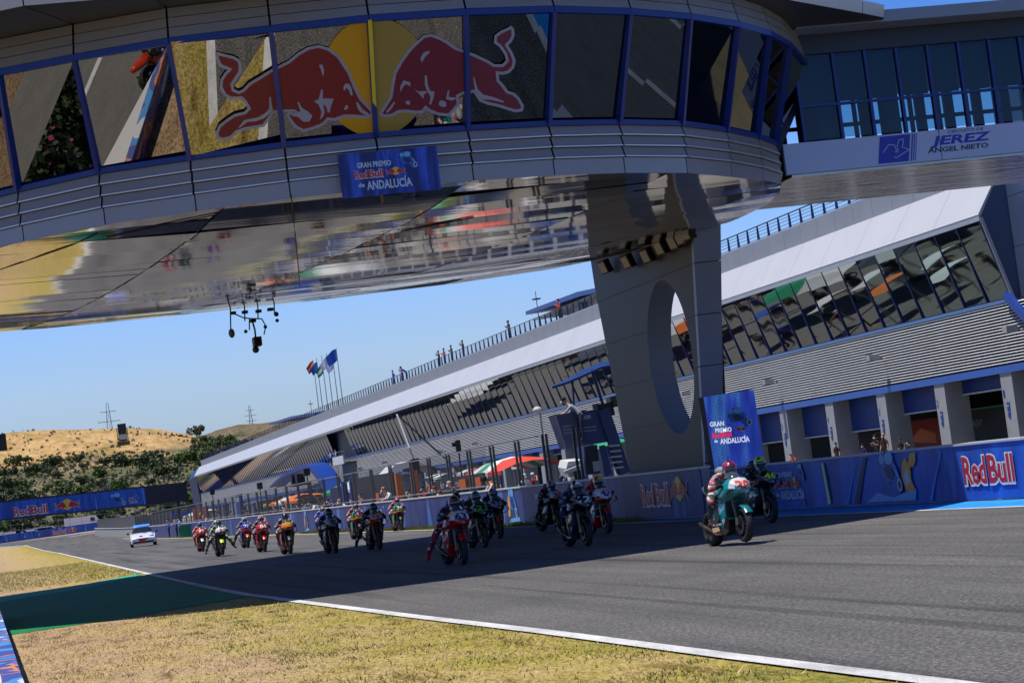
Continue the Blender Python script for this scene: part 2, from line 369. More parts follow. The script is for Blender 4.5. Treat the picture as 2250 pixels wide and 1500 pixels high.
def bush(px, py, Y, size, k, lab=None):
    q = by(px, py, Y); x = q.x
    z = hill_h(x, Y) if Y >= 556 else gz(Y)
    o = empty('olive_tree' if k % 3 == 0 else 'shrub', (x, Y, z-.15), rnd.uniform(0, 6.28)); s = size*rnd.uniform(.85, 1.15); o.scale = (s, s, s*rnd.uniform(.75, 1.1))
    tag(o, lab or kinds[k % 3], 'tree' if k % 3 == 0 else 'shrub', ['olive trees on the hillside', 'grey green shrubs on the hillside', 'bright green shrubs on the hillside'][k % 3])
    link('crown', crowns[k % 6], o); link('trunk', trunk, o)
rows = []
for i in range(400):
    px = rnd.uniform(-40, 700); Y = rnd.choice((600, 640, 690, 740, 790, 850, 900, 950))*rnd.uniform(.96, 1.04)
    x = by(px, 1000, Y).x
    hz = hill_h(x, Y)
    ang = (hz+1.2)/Y; lim = .0345+.002*math.sin(x*.09)-.00001*x
    if ang > lim and px < 430: continue
    bush(px, 1000, Y, rnd.choice((1.5, 2.0, 2.6, 3.2, 4.2)), rnd.randrange(6))
for px in (430, 485, 500, 512, 525, 540, 548, 560, 570, 580, 590, 600, 612, 625):
    bush(px, 940, rnd.uniform(940, 1010), rnd.choice((3.2,4.2,5.0)), rnd.randrange(2))
sc = MB(); rs = random.Random(11)
for i in range(9000):
    Y = rs.uniform(560, 960); x = by(rs.uniform(-60, 720), 1000, Y).x; z = hill_h(x, Y)
    if z/Y > .034+.003*math.sin(x*.06) and rs.random() < .93 and x < 95 and rs.random() < .985: continue
    s_ = rs.uniform(.25, .8); a = rs.uniform(0, 3.14); dx, dy = s_*math.cos(a), s_*math.sin(a); sc.m = rs.choice((0,1,1,2,3,3))
    sc.add([(x-dx, Y-dy, z-.1), (x+dx, Y+dy, z-.1), (x+dx*.6+rs.uniform(-.2,.2), Y+dy*.6, z+s_*1.1), (x-dx*.6, Y-dy*.6, z+s_*.9)], [(0,1,2,3)])
stuff(sc.build('scrub', [LF1, LF2, M('dead_scrub', (.2,.15,.09), .9), M('pale_scrub', (.28,.24,.17), .9)], recalc=False), 'low dry scrub covering the lower hillside', 'scrub')

# ------------------------------------------------------------------ pylons, flags, far things
def pylon(px, ytop, ybot, Y, lab):
    t = by(px, ytop, Y); b_ = by(px+5, ybot, Y); x = b_.x; z0 = hill_h(x, Y)-2; h = t.z-z0; b = MB(); wd = h*.075
    for sx_ in (-1, 1):
        for sy in (-1, 1): b.bar((x+sx_*wd, Y+sy*wd, z0), (x+sx_*wd*.15, Y+sy*wd*.15, z0+h), .22)
    for i in range(7):
        z = z0+h*i/8; k = wd*(1-.85*i/8); k2 = wd*(1-.85*(i+1)/8)
        b.bar((x-k, Y-k, z), (x+k2, Y-k2, z+h/8), .12); b.bar((x+k, Y-k, z), (x-k2, Y-k2, z+h/8), .12)
    o = tag(b.build('pylon', STEEL), lab, 'pylon', 'electricity pylons behind the hills')
    a = MB()
    for zz, wv in ((.62, .13), (.75, .15), (.88, .10)): a.bar((x-h*wv, Y, z0+h*zz), (x+h*wv, Y, z0+h*zz), .3)
    a.build('crossarm', STEEL, o)
pylon(238, 884, 955, 1120, 'tall lattice pylon standing above the golden hill on the left')
pylon(549, 890, 945, 1620, 'smaller distant lattice pylon beyond the trees on the ridge')
# plain dark hoarding on the slope
HY = next(y for y in range(600, 1000, 2) if hill_h(by(272, 976, y).x, y) >= by(272, 976, y).z); q = by(272, 976, HY)
hb_ = empty('hoarding', (q.x, HY, q.z)); tag(hb_, 'tall narrow dark hoarding standing on the golden slope', 'hoarding')
MB().box((-1.5,-.2,1.2),(1.5,.2,7.4)).build('board', M('hoarding_black', (.02,.02,.025), .6), hb_); MB().box((-1.3,-.26,1.8),(1.3,-.21,3.6)).build('panel', M('hoarding_white', (.45,.5,.5), .6), hb_)
b = MB(); [b.bar((s_*1.8, .4, -.5), (s_*1.8, .3, 6), .25) for s_ in (-1, 1)]; b.box((-2.2,-.6,-.4),(2.2,.6,1.1)).build('stand', BARK, hb_)
# big screen at far left
q = by(0, 930, 620); o = empty('scoreboard', (q.x-4, 620, gz(620))); tag(o, 'black back of a big screen at the left edge above the hill', 'scoreboard')
a_ = by(2, 985, 620); c_ = by(4, 962, 620)
MB().box((-6, -1, by(5,990,620).z-gz(620)), (by(13,960,620).x-q.x+4, 1, by(0,962,620).z-gz(620)+1)).build('screen_back', BLK, o)
MB().box((-5, -.3, -.5),(-4.2,.3,by(5,990,620).z)).build('post', BLK, o)
# ------------------------------------------------------------------ emblem drawing
BULL_C1 = [(1425,342),(1480,358),(1540,372),(1580,395),(1592,430),(1590,480),(1560,525),(1538,560),(1545,590),(1575,602),(1600,590),(1640,548),(1720,500),(1800,450),(1830,438),(1900,402),(1960,352),(2030,312),(2100,298),(2170,318),(2240,372),(2310,480),(2345,570),(2385,650),(2440,705),(2472,742),(2450,772),(2400,782),(2330,775),(2270,775),(2210,798),(2165,795),(2150,812),(2120,835),(2060,856),(2000,872),(1950,848),(1918,815),(1888,765),(1895,740),(1960,738),(1985,730),(1940,742),(1850,742),(1805,748),(1770,800),(1740,838),(1690,846),(1620,858),(1565,876),(1530,912),(1475,928),(1430,918),(1420,876),(1442,826),(1490,788),(1545,752),(1608,738),(1632,715),(1612,680),(1588,655),(1520,658),(1475,630),(1448,580),(1452,525),(1482,480),(1500,462),(1448,440),(1424,395)]
def inset(poly, d):
    n = len(poly); ar = sum(poly[i][0]*poly[(i+1) % n][1]-poly[(i+1) % n][0]*poly[i][1] for i in range(n)); s_ = 1 if ar > 0 else -1
    out = []
    for i in range(n):
        a, b, c = Vector(poly[i-1]), Vector(poly[i]), Vector(poly[(i+1) % n])
        e1, e2 = (b-a).normalized(), (c-b).normalized(); n1, n2 = Vector((-e1.y, e1.x))*s_, Vector((-e2.y, e2.x))*s_
        m_ = n1+n2
        if m_.length < .3: m_ = n1
        m_.normalize(); k = d/max(.55, m_.dot(n1)); out.append((b.x+m_.x*k, b.y+m_.y*k))
    return out
BULL_STROKES = [[(2102,430),(2122,425),(2136,460),(2134,498),(2124,498),(2116,460)],
 [(1775,640),(1786,640),(1790,690),(1800,722),(1788,740),(1740,780),(1690,800),(1630,805),(1578,846),(1572,840),(1610,792),(1700,775),(1755,742),(1776,715)],
 [(1960,672),(1972,676),(1990,712),(2030,735),(2060,765),(2040,802),(2000,804),(1962,770),(1920,765),(1960,742),(1980,735)],
 [(2068,668),(2100,655),(2118,590),(2128,592),(2128,650),(2200,652),(2185,690),(2172,742),(2160,742),(2150,700),(2130,690),(2140,740),(2130,770),(2108,790),(2120,740),(2100,690)],
 [(2262,580),(2275,553),(2300,552),(2318,585),(2325,628),(2312,632),(2302,600),(2285,580),(2268,600)],
 [(2345,672),(2362,678),(2388,720),(2432,750),(2425,762),(2390,752),(2362,725)],
 [(2278,695),(2292,695),(2296,712),(2280,726),(2266,722)]]
def bull_polys(mir=False):
    f = (lambda p: ((4960-p[0]), p[1])) if mir else (lambda p: p)
    o = [f(p) for p in BULL_C1]; i = [f(p) for p in inset(BULL_C1, 19)]
    return o, i, [[f(p) for p in s_] for s_ in BULL_STROKES]
def ellipse(cx, cy, rx, ry, n=32, a0=0, a1=2*math.pi):
    return [(cx+rx*math.cos(a0+(a1-a0)*i/n), cy+ry*math.sin(a0+(a1-a0)*i/n)) for i in range(n if abs(a1-a0) > 6.2 else n+1)]
def bulls_emblem(org, right, upv, w, parent, off=0.0, name='bull_emblem'):
    """two charging bulls in front of a sun, w metres wide, centred on org"""
    k = w/2150.0
    def cv(ps): return [((x-2480)*k, -(y-610)*k) for x, y in ps]
    P = [(1, cv(ellipse(2480, 560, 420, 420)))]
    for mir in (False, True):
        o, i, st = bull_polys(mir); P += [(0, cv(o)), (2, cv(i))]
    return flat(P, org, right, upv, [M('print_white', (.68,.7,.74), .4), YEL, CRIM], name, parent, off)
RIDERBLOB = [(1, [(-.5,.2),(-.46,.5),(-.3,.62),(-.22,.82),(-.1,.86),(-.02,.7),(.05,.55),(.2,.5),(.32,.3),(.42,.05),(.5,-.2),(.36,-.45),(.2,-.5),(.15,-.3),(0,-.1),(-.2,-.15),(-.35,-.1)]),
 (0, ellipse(-.02,.62,.22,.2,14)), (0, ellipse(-.36,.6,.12,.16,12)), (2, [(-.3,.3),(-.1,.42),(.08,.3),(.2,.1),(.05,-.05),(-.18,.02)]), (0, [(.22,.3),(.34,.22),(.42,.02),(.34,-.02)]), (3, ellipse(.4,-.22,.12,.2,12)), (4, ellipse(.4,-.22,.07,.13,10))]
def rider_graphic(org, right, upv, h, parent, off=0.0, sx=1.0, name='rider_graphic'):
    P = [(m_, [(x*h*sx, y*h) for x, y in ps]) for m_, ps in RIDERBLOB]
    return flat(P, org, right, upv, [LBL, MBL, M('navy_print', (.01,.03,.15), .5), M('pale_print', (.5,.62,.75), .5), M('navy_print', (.01,.03,.15))], name, parent, off)
PW = M('print_white', (.68,.7,.74), .4)
def brand(org, right, upv, h, wd, parent, off=0.0):
    """two-word drink lettering, red with a pale outline"""
    R, U = Vector(right), Vector(upv); O = Vector(org)
    for (t, a, b) in (('Red', 0, .46), ('Bull', .51, 1)):
        text(t, O+R*(a*wd-.02*h)-U*.02*h, R, U, h, (b-a)*wd+.04*h, PW, parent, bold=.075, off=off)
        text(t, O+R*(a*wd), R, U, h, (b-a)*wd, CRIM, parent, bold=.022, off=off+.006)
def event_logo(org, right, upv, h, parent, off=0.0, white=None, sx=1.0):
    """GRAN PREMIO / drink brand / de ANDALUCIA, h tall block"""
    R, U = Vector(right), Vector(upv); O = Vector(org); Wm = white or M('pale_lettering', (.45,.62,.8), .4)
    R = R*1.0; w_ = h*1.75*sx
    text('GRAN PREMIO', O+R*.05*w_+U*.70*h, R, U, .17*h, .50*w_, Wm, parent, bold=.03, off=off)
    brand(O+U*.38*h, R, U, .24*h, .42*w_, parent, off)
    bulls_emblem(O+R*.60*w_+U*.49*h, R, U, .3*w_, parent, off+.004)
    text('de', O+R*.04*w_+U*.1*h, R, U, .14*h, .09*w_, Wm, parent, bold=.03, off=off)
    text('ANDALUCÍA', O+R*.16*w_, R, U, .27*h, .66*w_, Wm, parent, bold=.03, off=off)
    rider_graphic(O+R*.80*w_+U*.74*h, R, U, .42*h, parent, off+.002, sx=1.25)

def banner_mat(name, c0, c1, c2, axis_y=True):
    m = M(name, c0, .5); n, L, p = nodes(m); g = n.new('ShaderNodeNewGeometry').outputs['Position']
    mp = n.new('ShaderNodeMapping'); mp.inputs['Rotation'].default_value = (.5, 0, 0); mp.inputs['Scale'].default_value = (1, 1, .12); L.new(g, mp.inputs[0])
    t = n.new('ShaderNodeTexNoise'); t.inputs['Scale'].default_value = .55; t.inputs['Detail'].default_value = 5; L.new(mp.outputs[0], t.inputs['Vector'])
    r = ramp(n, [(.38, c0), (.5, c1), (.6, c0), (.66, c2), (.72, c0)]); L.new(t.outputs['Fac'], r.inputs[0]); L.new(r.outputs[0], p.inputs['Base Color'])
    b = n.new('ShaderNodeBump'); b.inputs['Strength'].default_value = .35; b.inputs['Distance'].default_value = .05
    L.new(tex(n, L, g, 2.2, 4, .6, (1,1,.6)), b.inputs['Height']); L.new(b.outputs[0], p.inputs['Normal'])
    return m
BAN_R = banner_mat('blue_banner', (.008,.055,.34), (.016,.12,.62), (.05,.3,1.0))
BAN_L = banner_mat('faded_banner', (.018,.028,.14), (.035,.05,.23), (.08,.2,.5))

# ------------------------------------------------------------------ pit walls
RY, UZ = (0, -1, 0), (0, 0, 1)
pw = empty('pit_wall'); tag(pw, 'nearer pit wall wrapped in bright blue race banners, right of the bridge pillar', 'wall')
MB().box((19.35,-30,0),(19.95,60.2,1.1)).build('concrete_block', CONC, pw)
b = MB(); nb = 180
vs = []; 
for i in range(nb+1):
    y = -30+90.2*i/nb; wv = .012*math.sin(y*1.7)+.008*math.sin(y*4.1)
    vs += [(19.33+wv, y, .02), (19.33-wv, y, .6), (19.335, y, 1.13+.006*math.sin(y*2.3))]
fs = []
for i in range(nb): fs += [(3*i, 3*i+3, 3*i+4, 3*i+1), (3*i+1, 3*i+4, 3*i+5, 3*i+2)]
b.add(vs, fs).build('banner', BAN_R, pw, smooth=True)
MB().box((19.3,-30,1.13),(19.97,60.2,1.17)).build('coping', M('coping_white', (.45,.47,.5), .5), pw)
XR = 19.30
brand((XR, 43.1, .36), RY, UZ, .55, 2.35, pw)
event_logo((XR, 54.6, .25), RY, UZ, .78, pw, sx=1.9)
event_logo((XR, 36.5, .25), RY, UZ, .75, pw, sx=1.3)
rider_graphic((XR, 46.9, .58), RY, UZ, .72, pw, sx=1.6)
flat([(0, [(-1.6,-.5),(-.9,-.3),(.0,-.42),(1.3,-.25),(1.2,-.5)]), (1, [(.75,-.3),(.6,.0),(.7,.3),(.9,.42),(1.05,.3),(1.2,.5),(1.5,.52),(1.45,.3),(1.3,.2),(1.15,.22),(1.1,-.05),(1.25,-.3)]), (2, [(.8,-.2),(.75,.05),(.95,.2),(1.05,-.1)])], (XR-.002, 46.9, .58), RY, UZ, [LBL, M('orange_print', (.85,.38,.05), .5), M('pale_print', (.5,.62,.75))], 'flame_graphic', pw)
for (ya, wd_, sl, m_) in ((57.6,.5,.5,0),(49.8,.12,.9,0),(49.3,.3,.8,1),(45.0,.15,.8,0),(52.6,.1,-.4,0),(39.6,.4,.9,0),(38.7,.15,.9,1),(34.2,.3,.8,0)):
    flat([(m_, [(0,0),(wd_,0),(wd_+sl,1.02),(sl+.1,1.02)])], (19.306, ya, .06), RY, UZ, [M('stroke_blue', (.03,.22,.75), .5), M('stroke_navy', (.004,.012,.08), .5)], 'brush_stroke', pw)
flat([(0, [(0,.0),(.28,.05),(.12,1.0),(-.1,1.0)]), (1, [(.05,.0),(.2,.03),(.05,1.0),(-.03,1.0)])], (XR, 51.0, .06), RY, UZ, [GRN, PW], 'green_stripe', pw)
flat([(0, [(0,.0),(.3,.05),(.1,1.0),(-.15,1.0)]), (1, [(.4,.25),(.7,.4),(.75,.8),(.5,.95),(.3,.7)])], (XR, 58.9, .06), RY, UZ, [LBL, M('orange_print', (.85,.38,.05))], 'flame_graphic', pw)

pw2 = empty('pit_wall'); tag(pw2, 'long pit wall with faded purple blue banners running away under the bridge', 'wall')
def ywall(x0, x1, z0, z1, y0, y1, step, name, mat, par):
    b = MB(); n_ = int((y1-y0)/step)
    for i in range(n_+1):
        y = y0+(y1-y0)*i/n_; g_ = gz(y)
        b.v += [(x0,y,g_+z0),(x0,y,g_+z1),(x1,y,g_+z1),(x1,y,g_+z0)]
    for i in range(n_):
        for k in range(4): b.f.append([4*i+k, 4*i+(k+1) % 4, 4*i+4+(k+1) % 4, 4*i+4+k]); b.mi.append(0)
    b.f.append([0,1,2,3]); b.mi.append(0); b.f.append([4*n_+3,4*n_+2,4*n_+1,4*n_]); b.mi.append(0)
    return b.build(name, mat, par)
ywall(18.02, 18.25, 0, 1.26, 56.4, 404, 8, 'concrete_block', CONC, pw2)
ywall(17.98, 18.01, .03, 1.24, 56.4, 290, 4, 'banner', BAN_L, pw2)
ywall(17.95, 18.29, 1.26, 1.31, 56.4, 404, 8, 'coping', M('coping_bright', (.62,.62,.6), .5), pw2)
XL = 17.965
brand((XL, 62.0, .40), RY, UZ, .58, 2.7, pw2); bulls_emblem((XL, 58.4, .75), RY, UZ, 1.7, pw2, .0)
for yy in (78.2, 132, 166):
    rider_graphic((XL, yy, .62), RY, UZ, .85, pw2, sx=1.3)
    flat([(1, [(-.9,-.35),(-.75,.3),(-.5,.5),(-.45,.1),(-.6,-.3)]), (0, [(-.9,-.55),(.9,-.5),(.7,-.35),(-.5,-.4)])], (XL-.002, yy, .62), RY, UZ, [LBL, M('orange_print', (.85,.38,.05))], 'flame_graphic', pw2)
flat([(1, [(-.2,-.3),(-.3,.25),(.1,.45),(.3,.1),(.55,.5),(.75,.45),(.5,0),(.35,-.4)]), (0, [(-.9,-.5),(1.1,-.5),(.6,-.3),(-.5,-.35)])], (XL, 66.5, .66), RY, UZ, [LBL, M('orange_print', (.85,.38,.05))], 'flame_graphic', pw2)
rider_graphic((XL, 68.5, .66), RY, UZ, .8, pw2, sx=1.2)
for yy in (87.5, 124, 152): bulls_emblem((XL, yy, .62), RY, UZ, 2.6, pw2)
for yy in (107, 145, 186): event_logo((XL, yy, .3), RY, UZ, .75, pw2, sx=1.9)
for yy in (101, 112.5, 139): flat([(0, [(0,0),(.25,0),(.25,1.15),(0,1.15)])], (XL, yy, .05), RY, UZ, [PW], 'white_stripe', pw2)

# ------------------------------------------------------------------ pit building
pb = empty('pit_building'); tag(pb, 'long white pit building with louvred wall, leaning windows and blue garages', 'building')
Y0, Y1 = 84.5, 446.0
TINT = M('canopy_white', (.52,.53,.56), .4, noise=.04, scale=.3)
b = MB(); npan = 80
for i in range(npan):
    a_, c_ = Y0+(Y1-Y0)*i/npan+.02, Y0+(Y1-Y0)*(i+1)/npan
    b.add([(40.02,a_,9.75),(41.15,a_,11.42),(41.35,a_,11.42),(40.22,a_,9.75),(40.02,c_,9.75),(41.15,c_,11.42),(41.35,c_,11.42),(40.22,c_,9.75)], [(0,1,5,4),(3,7,6,2),(0,4,7,3),(1,2,6,5),(0,3,2,1),(4,5,6,7)])
b.build('canopy_fascia', TINT, pb)
MB().box((40.04,Y0,9.50),(40.9,Y1,9.745)).build('canopy_soffit', LGREY, pb)
b = MB()
for i in range(150):
    a_ = Y0+(Y1-Y0)*i/150+.02; b.box((41.6,a_,11.3),(41.75,a_+(Y1-Y0)/150-.02,12.5))
b.build('parapet', M('parapet_grey', '#8b9099', .5, noise=.08, scale=.5), pb)
MB().box((41.35,Y0,11.25),(42.4,Y1,11.35)).build('roof_edge', LGREY, pb)
MB().box((41.6,Y0,12.5),(41.8,Y1,12.56)).build('parapet_cap', LGREY, pb)
MB().box((42.4,Y0,9),(70,Y1,12.3)).build('roof_block', GREY, pb)
MB().box((41.15,Y0,3.7),(70,Y1,9.5)).build('floor_block', DNAVY, pb)
# railing on the roof
rl = empty('railing'); tag(rl, 'dark blue rail along the flat roof of the pit building', 'railing')
b = MB()
for z in (12.72, 12.9, 13.08, 13.24): b.box((42.03, 80, z-.012),(42.055, Y1, z+.012))
b.box((42.0, 80, 13.38),(42.07, Y1, 13.43)); b.build('rails', DNAVY, rl)
pm = MB().add([(41.97,-.03,12.5),(42.1,-.12,12.5),(42.1,.12,12.5),(41.97,.03,12.5),(42.0,-.02,13.4),(42.08,-.02,13.4),(42.08,.02,13.4),(42.0,.02,13.4)], [(0,3,2,1),(4,5,6,7),(0,1,5,4),(1,2,6,5),(2,3,7,6),(3,0,4,7)])
pmesh = pm.mesh('post', NAVY)
for i in range(100):
    o = link('post', pmesh, rl); o.location = (0, 81+1.67*i, 0)
b = MB()
for i in range(118):
    y = 81+1.67*(100+i); b.box((42.0,y-.03,12.5),(42.08,y+.03,13.4))
o = b.build('post', NAVY, rl); o['kind'] = 'stuff'
# windows: leaning panes between blue mullions
GLASS = M('mirror_glass', (.25,.27,.27), .015, metal=1.0)
GLASS2 = M('mirror_glass_green', (.22,.29,.28), .02, metal=1.0)
PW_ = 2.233
def pane_mesh():
    b = MB(); nu, nv = 6, 10; vs = []
    for j in range(nv+1):
        for i in range(nu+1):
            u, v = i/nu, j/nv; bulge = .003*math.sin(math.pi*u)*(.4+.6*math.sin(math.pi*v))
            vs.append((40.98-.98*v+bulge, .05+(PW_-.1)*u, 6.32+3.17*v))
    return b.add(vs, [(j*(nu+1)+i, (j+1)*(nu+1)+i, (j+1)*(nu+1)+i+1, j*(nu+1)+i+1) for j in range(nv) for i in range(nu)])
def mull_mesh():
    b = MB(); b.bar((40.95,0,6.28),(40.02,0,9.5), .07, .07); return b
pmn = [pane_mesh().mesh('pane', g_, smooth=True) for g_ in (GLASS, GLASS2)]; mmn = mull_mesh().mesh('frame', NAVY)
nw = int((Y1-Y0)/PW_)
skip = lambda y: 252 < y < 266
for i in range(100):
    y = Y0+PW_*i
    if skip(y): continue
    f = link('window_frame', mmn, pb); f.location = (0, y, 0)
    q = link('pane', pmn[1 if i in (0,1,2,3,4,5) else 0], f)
b = MB(); g_ = MB()
base_p, base_m = pane_mesh(), mull_mesh()
for i in range(100, nw):
    y = Y0+PW_*i
    if skip(y): continue
    b.m = 0; b.add([(v[0], v[1]+y, v[2]) for v in base_m.v], base_m.f)
    g_.add([(v[0], v[1]+y, v[2]) for v in base_p.v], base_p.f)
f = b.build('window_frame', NAVY, pb); f['kind'] = 'stuff'; q = g_.build('pane', GLASS, f, smooth=True); q['kind'] = 'stuff'
MB().box((40.85,Y0,6.12),(41.1,Y1,6.27)).build('window_sill', M('sill_blue', '#5f7fae', .35, metal=.3), pb)
# louvred wall
b = MB(); nsl = 20; zz0, zz1 = 3.66, 6.12; pitch = (zz1-zz0)/nsl
for seg in range(50):
    ya, yc = 70+(Y1-70)*seg/50+.015, 70+(Y1-70)*(seg+1)/50
    for k in range(nsl):
        z = zz0+pitch*k
        b.add([(41.06,ya,z+pitch*.44),(40.86,ya,z+pitch*.46),(40.88,ya,z+pitch*.66),(41.06,ya,z+pitch*.98),(41.06,yc,z+pitch*.44),(40.86,yc,z+pitch*.46),(40.88,yc,z+pitch*.66),(41.06,yc,z+pitch*.98)], [(0,4,5,1),(1,5,6,2),(2,6,7,3)])
b.build('louvred_wall', M('louvre_silver', (.74,.75,.76), .45, metal=.1, noise=.06, scale=.4), pb)
MB().box((41.07,70,3.6),(41.15,Y1,6.2)).build('louvre_backing', M('backing_black', (.008,.010,.018), .6), pb)  # near-black colour puts the shade between the slats onto the backing
MB().box((40.85,70,3.32),(41.15,Y1,3.62)).build('blue_beam', M('beam_blue', '#2f5cae', .35, noise=.1, scale=1), pb)
# garages
BAY = 6.72; GY = 86.0
DOORM = M('roller_door_blue', '#16357c', .45); n, L, p = nodes(DOORM); gp = n.new('ShaderNodeNewGeometry').outputs['Position']
wv = n.new('ShaderNodeTexWave'); wv.bands_direction = 'Z'; wv.inputs['Scale'].default_value = 3.2; L.new(gp, wv.inputs[0]); bp = n.new('ShaderNodeBump'); bp.inputs['Strength'].default_value = .6; bp.inputs['Distance'].default_value = .03; L.new(wv.outputs[0], bp.inputs['Height']); L.new(bp.outputs[0], p.inputs['Normal'])
colm = MB().box((40.9,-.62,0),(42.0,.45,3.32)).mesh('column', M('column_concrete', (.33,.335,.34), .7, noise=.1, scale=1.2))
for i in range(-2, 53):
    y = GY+BAY*i
    o = link('column', colm, pb); o.location = (0, y, 0)
    if i >= 52: continue
    drop = {-2: 3.3, -1: 3.3, 0: .62, 1: 1.1, 2: 1.6, 3: 1.6}.get(i, random.choice((.4,.9,1.6,3.3)))
    d = MB().box((41.75, y+.45, 3.32-drop),(41.82, y+BAY-.62, 3.32)).build('garage_door', DOORM, pb)
    if drop < 3: MB().box((41.70, y+.46, 3.30-drop),(41.86, y+BAY-.63, 3.37-drop)).build('bottom_rail', M('rail_pale', (.55,.55,.53), .4), d)
MB().box((48,70,0),(48.2,Y1,3.6)).build('garage_back', M('garage_dark', (.02,.02,.022), .6), pb)
MB().box((42,70,3.4),(48,Y1,3.6)).build('garage_ceiling', M('garage_dark', (.02,.02,.022)), pb)
for i, nn in enumerate(('1','2','3','4','5','6','7','8')):
    y = GY+BAY*i
    text(nn, (40.88, y+.35, 2.35), RY, UZ, .3, .16, BLUE, pb, 'number_sign', bold=.02)
    s_ = MB().box((40.87, y-.12, 1.75),(40.895, y+.12, 2.12)).build('small_sign', BLUE, pb)
    text('NO', (40.865, y+.09, 1.95), RY, UZ, .08, .16, PW, s_, bold=.02)
    MB().box((40.87, y-.08, 1.5),(40.895, y+.12, 1.68)).build('small_sign', BLUE, pb)
# garage interiors: coloured team boards
def gboard(i, x, a, c, z0, z1, mat, lab):
    y = GY+BAY*i; return tag(MB().box((x, y+a, z0),(x+.06, y+c, z1)).build('team_board', mat), lab, 'board', 'team boards inside the garages')
t = gboard(0, 44.5, .6, 5.9, .2, 2.3, M('board_black', (.015,.015,.017), .5), 'black board with grey team lettering in the open garage beside door number two')
text('rilia', (44.47, GY+5.2, 1.45), RY, UZ, .55, 1.9, M('lettering_grey', (.22,.23,.24), .5), t, bold=.02)
t = gboard(1, 44.5, .6, 5.9, 2.02, 2.1, M('strip_green', (.03,.4,.15), .5), 'thin green strip above the people in the third garage')
t = gboard(0, 44.4, .6, 5.9, 2.32, 2.42, M('strip_green', (.03,.4,.15)), 'thin green strip across the black board beside door number two')
t = gboard(1, 44.6, .6, 5.9, .2, 2.0, M('board_charcoal', (.03,.03,.035), .5), 'charcoal board behind the mechanics in the third garage')
text('apr', (44.57, GY+BAY+5.0, 1.3), RY, UZ, .4, 1.1, M('lettering_grey', (.22,.23,.24)), t, bold=.02)
t = gboard(2, 44.2, .5, 5.9, .2, 1.9, M('board_red', (.4,.03,.01), .5), 'red and orange team board in the garage left of the standing mechanic')
flat([(0, [(0,.3),(1.5,.9),(3.2,.6),(3.2,.1),(1.4,.2)])], (44.19, GY+2*BAY+5, .6), RY, UZ, [ORG], 'orange_swoosh', t)
t = gboard(3, 44.2, .5, 5.9, .2, 1.9, M('board_black', (.015,.015,.017)), 'black sponsor board with small grey rows in the garage beside the video screen')
b = MB(); [b.box((44.17, GY+3*BAY+1.7+.1*(k % 3), 1.5-.25*k),(44.19, GY+3*BAY+2.6, 1.56-.25*k)) for k in range(5)]; b.build('sponsor_rows', M('lettering_grey', (.22,.23,.24)), t)
# security lamps on the louvres
sp = MB(); sp.bar((40.85,0,0),(40.45,0,.12), .05); sp.box((40.0,-.2,-.02),(40.5,.2,.26)); spm = sp.mesh('floodlight', M('lamp_grey', (.35,.35,.34), .5))
for k, (px, py) in enumerate(((2222,722),(1920,785),(1690,838),(1507,865),(1043,975),(968,992),(845,1015),(792,1030))):
    q = bx(px, py, 40.3); o = link('floodlight', spm); o.location = (0, q.y, q.z-.12)
    tag(o, ['grey floodlight on the louvred wall beside the blue strut','grey floodlight on the louvred wall above the second garage','grey floodlight on the louvres right above the video screen','grey floodlight on the louvres seen through the pillar opening','grey floodlight on the louvres above the red umbrella','grey floodlight on the louvres right of the camera pole','small grey floodlight on the louvres left of the camera pole','small grey floodlight on the louvres near the balcony'][k], 'floodlight', 'floodlights on the louvred wall')
# near end block
eb = empty('end_block'); tag(eb, 'dark slate end block of the pit building at the right edge', 'building')
SL = M('slate_panel', '#4a5a78', .4, metal=.2, noise=.1, scale=.4)  # dark blue-grey puts the shade of the wall into its colour
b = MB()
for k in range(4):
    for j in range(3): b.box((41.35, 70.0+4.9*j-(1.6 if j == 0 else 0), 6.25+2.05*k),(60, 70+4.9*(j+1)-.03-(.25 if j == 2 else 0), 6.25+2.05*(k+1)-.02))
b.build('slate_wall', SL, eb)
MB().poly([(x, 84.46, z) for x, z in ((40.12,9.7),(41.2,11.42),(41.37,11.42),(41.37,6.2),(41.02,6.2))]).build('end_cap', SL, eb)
b = MB(); b.bar((40.8, 84.6, 6.4),(40.75, 80.2, 3.4), .25, .35); b.build('strut', BLUE, eb)
b = MB(); b.bar((40.05, 84.35, 9.6),(40.98, 84.35, 6.2), .12, .12); b.build('edge_frame', LGREY, eb)
# far end block of the building
fe = empty('end_block'); tag(fe, 'dark blue far end wall of the pit building behind the banner bridge', 'building')
MB().add([(40.3,446.2,9.7),(41.2,446.2,11.4),(41.2,446.2,gz(446)),(41.0,446.2,gz(446)),(40.3,462,9.4),(41.2,462,10.9),(41.2,462,0),(41.0,462,0),(60,446.2,11),(60,446.2,0)], [(0,1,5,4),(0,4,7,3),(3,7,6,2),(0,3,2,1),(1,2,9,8),(4,5,6,7)]).build('blue_wall', M('deep_blue', '#0b2a5c', .4), fe)
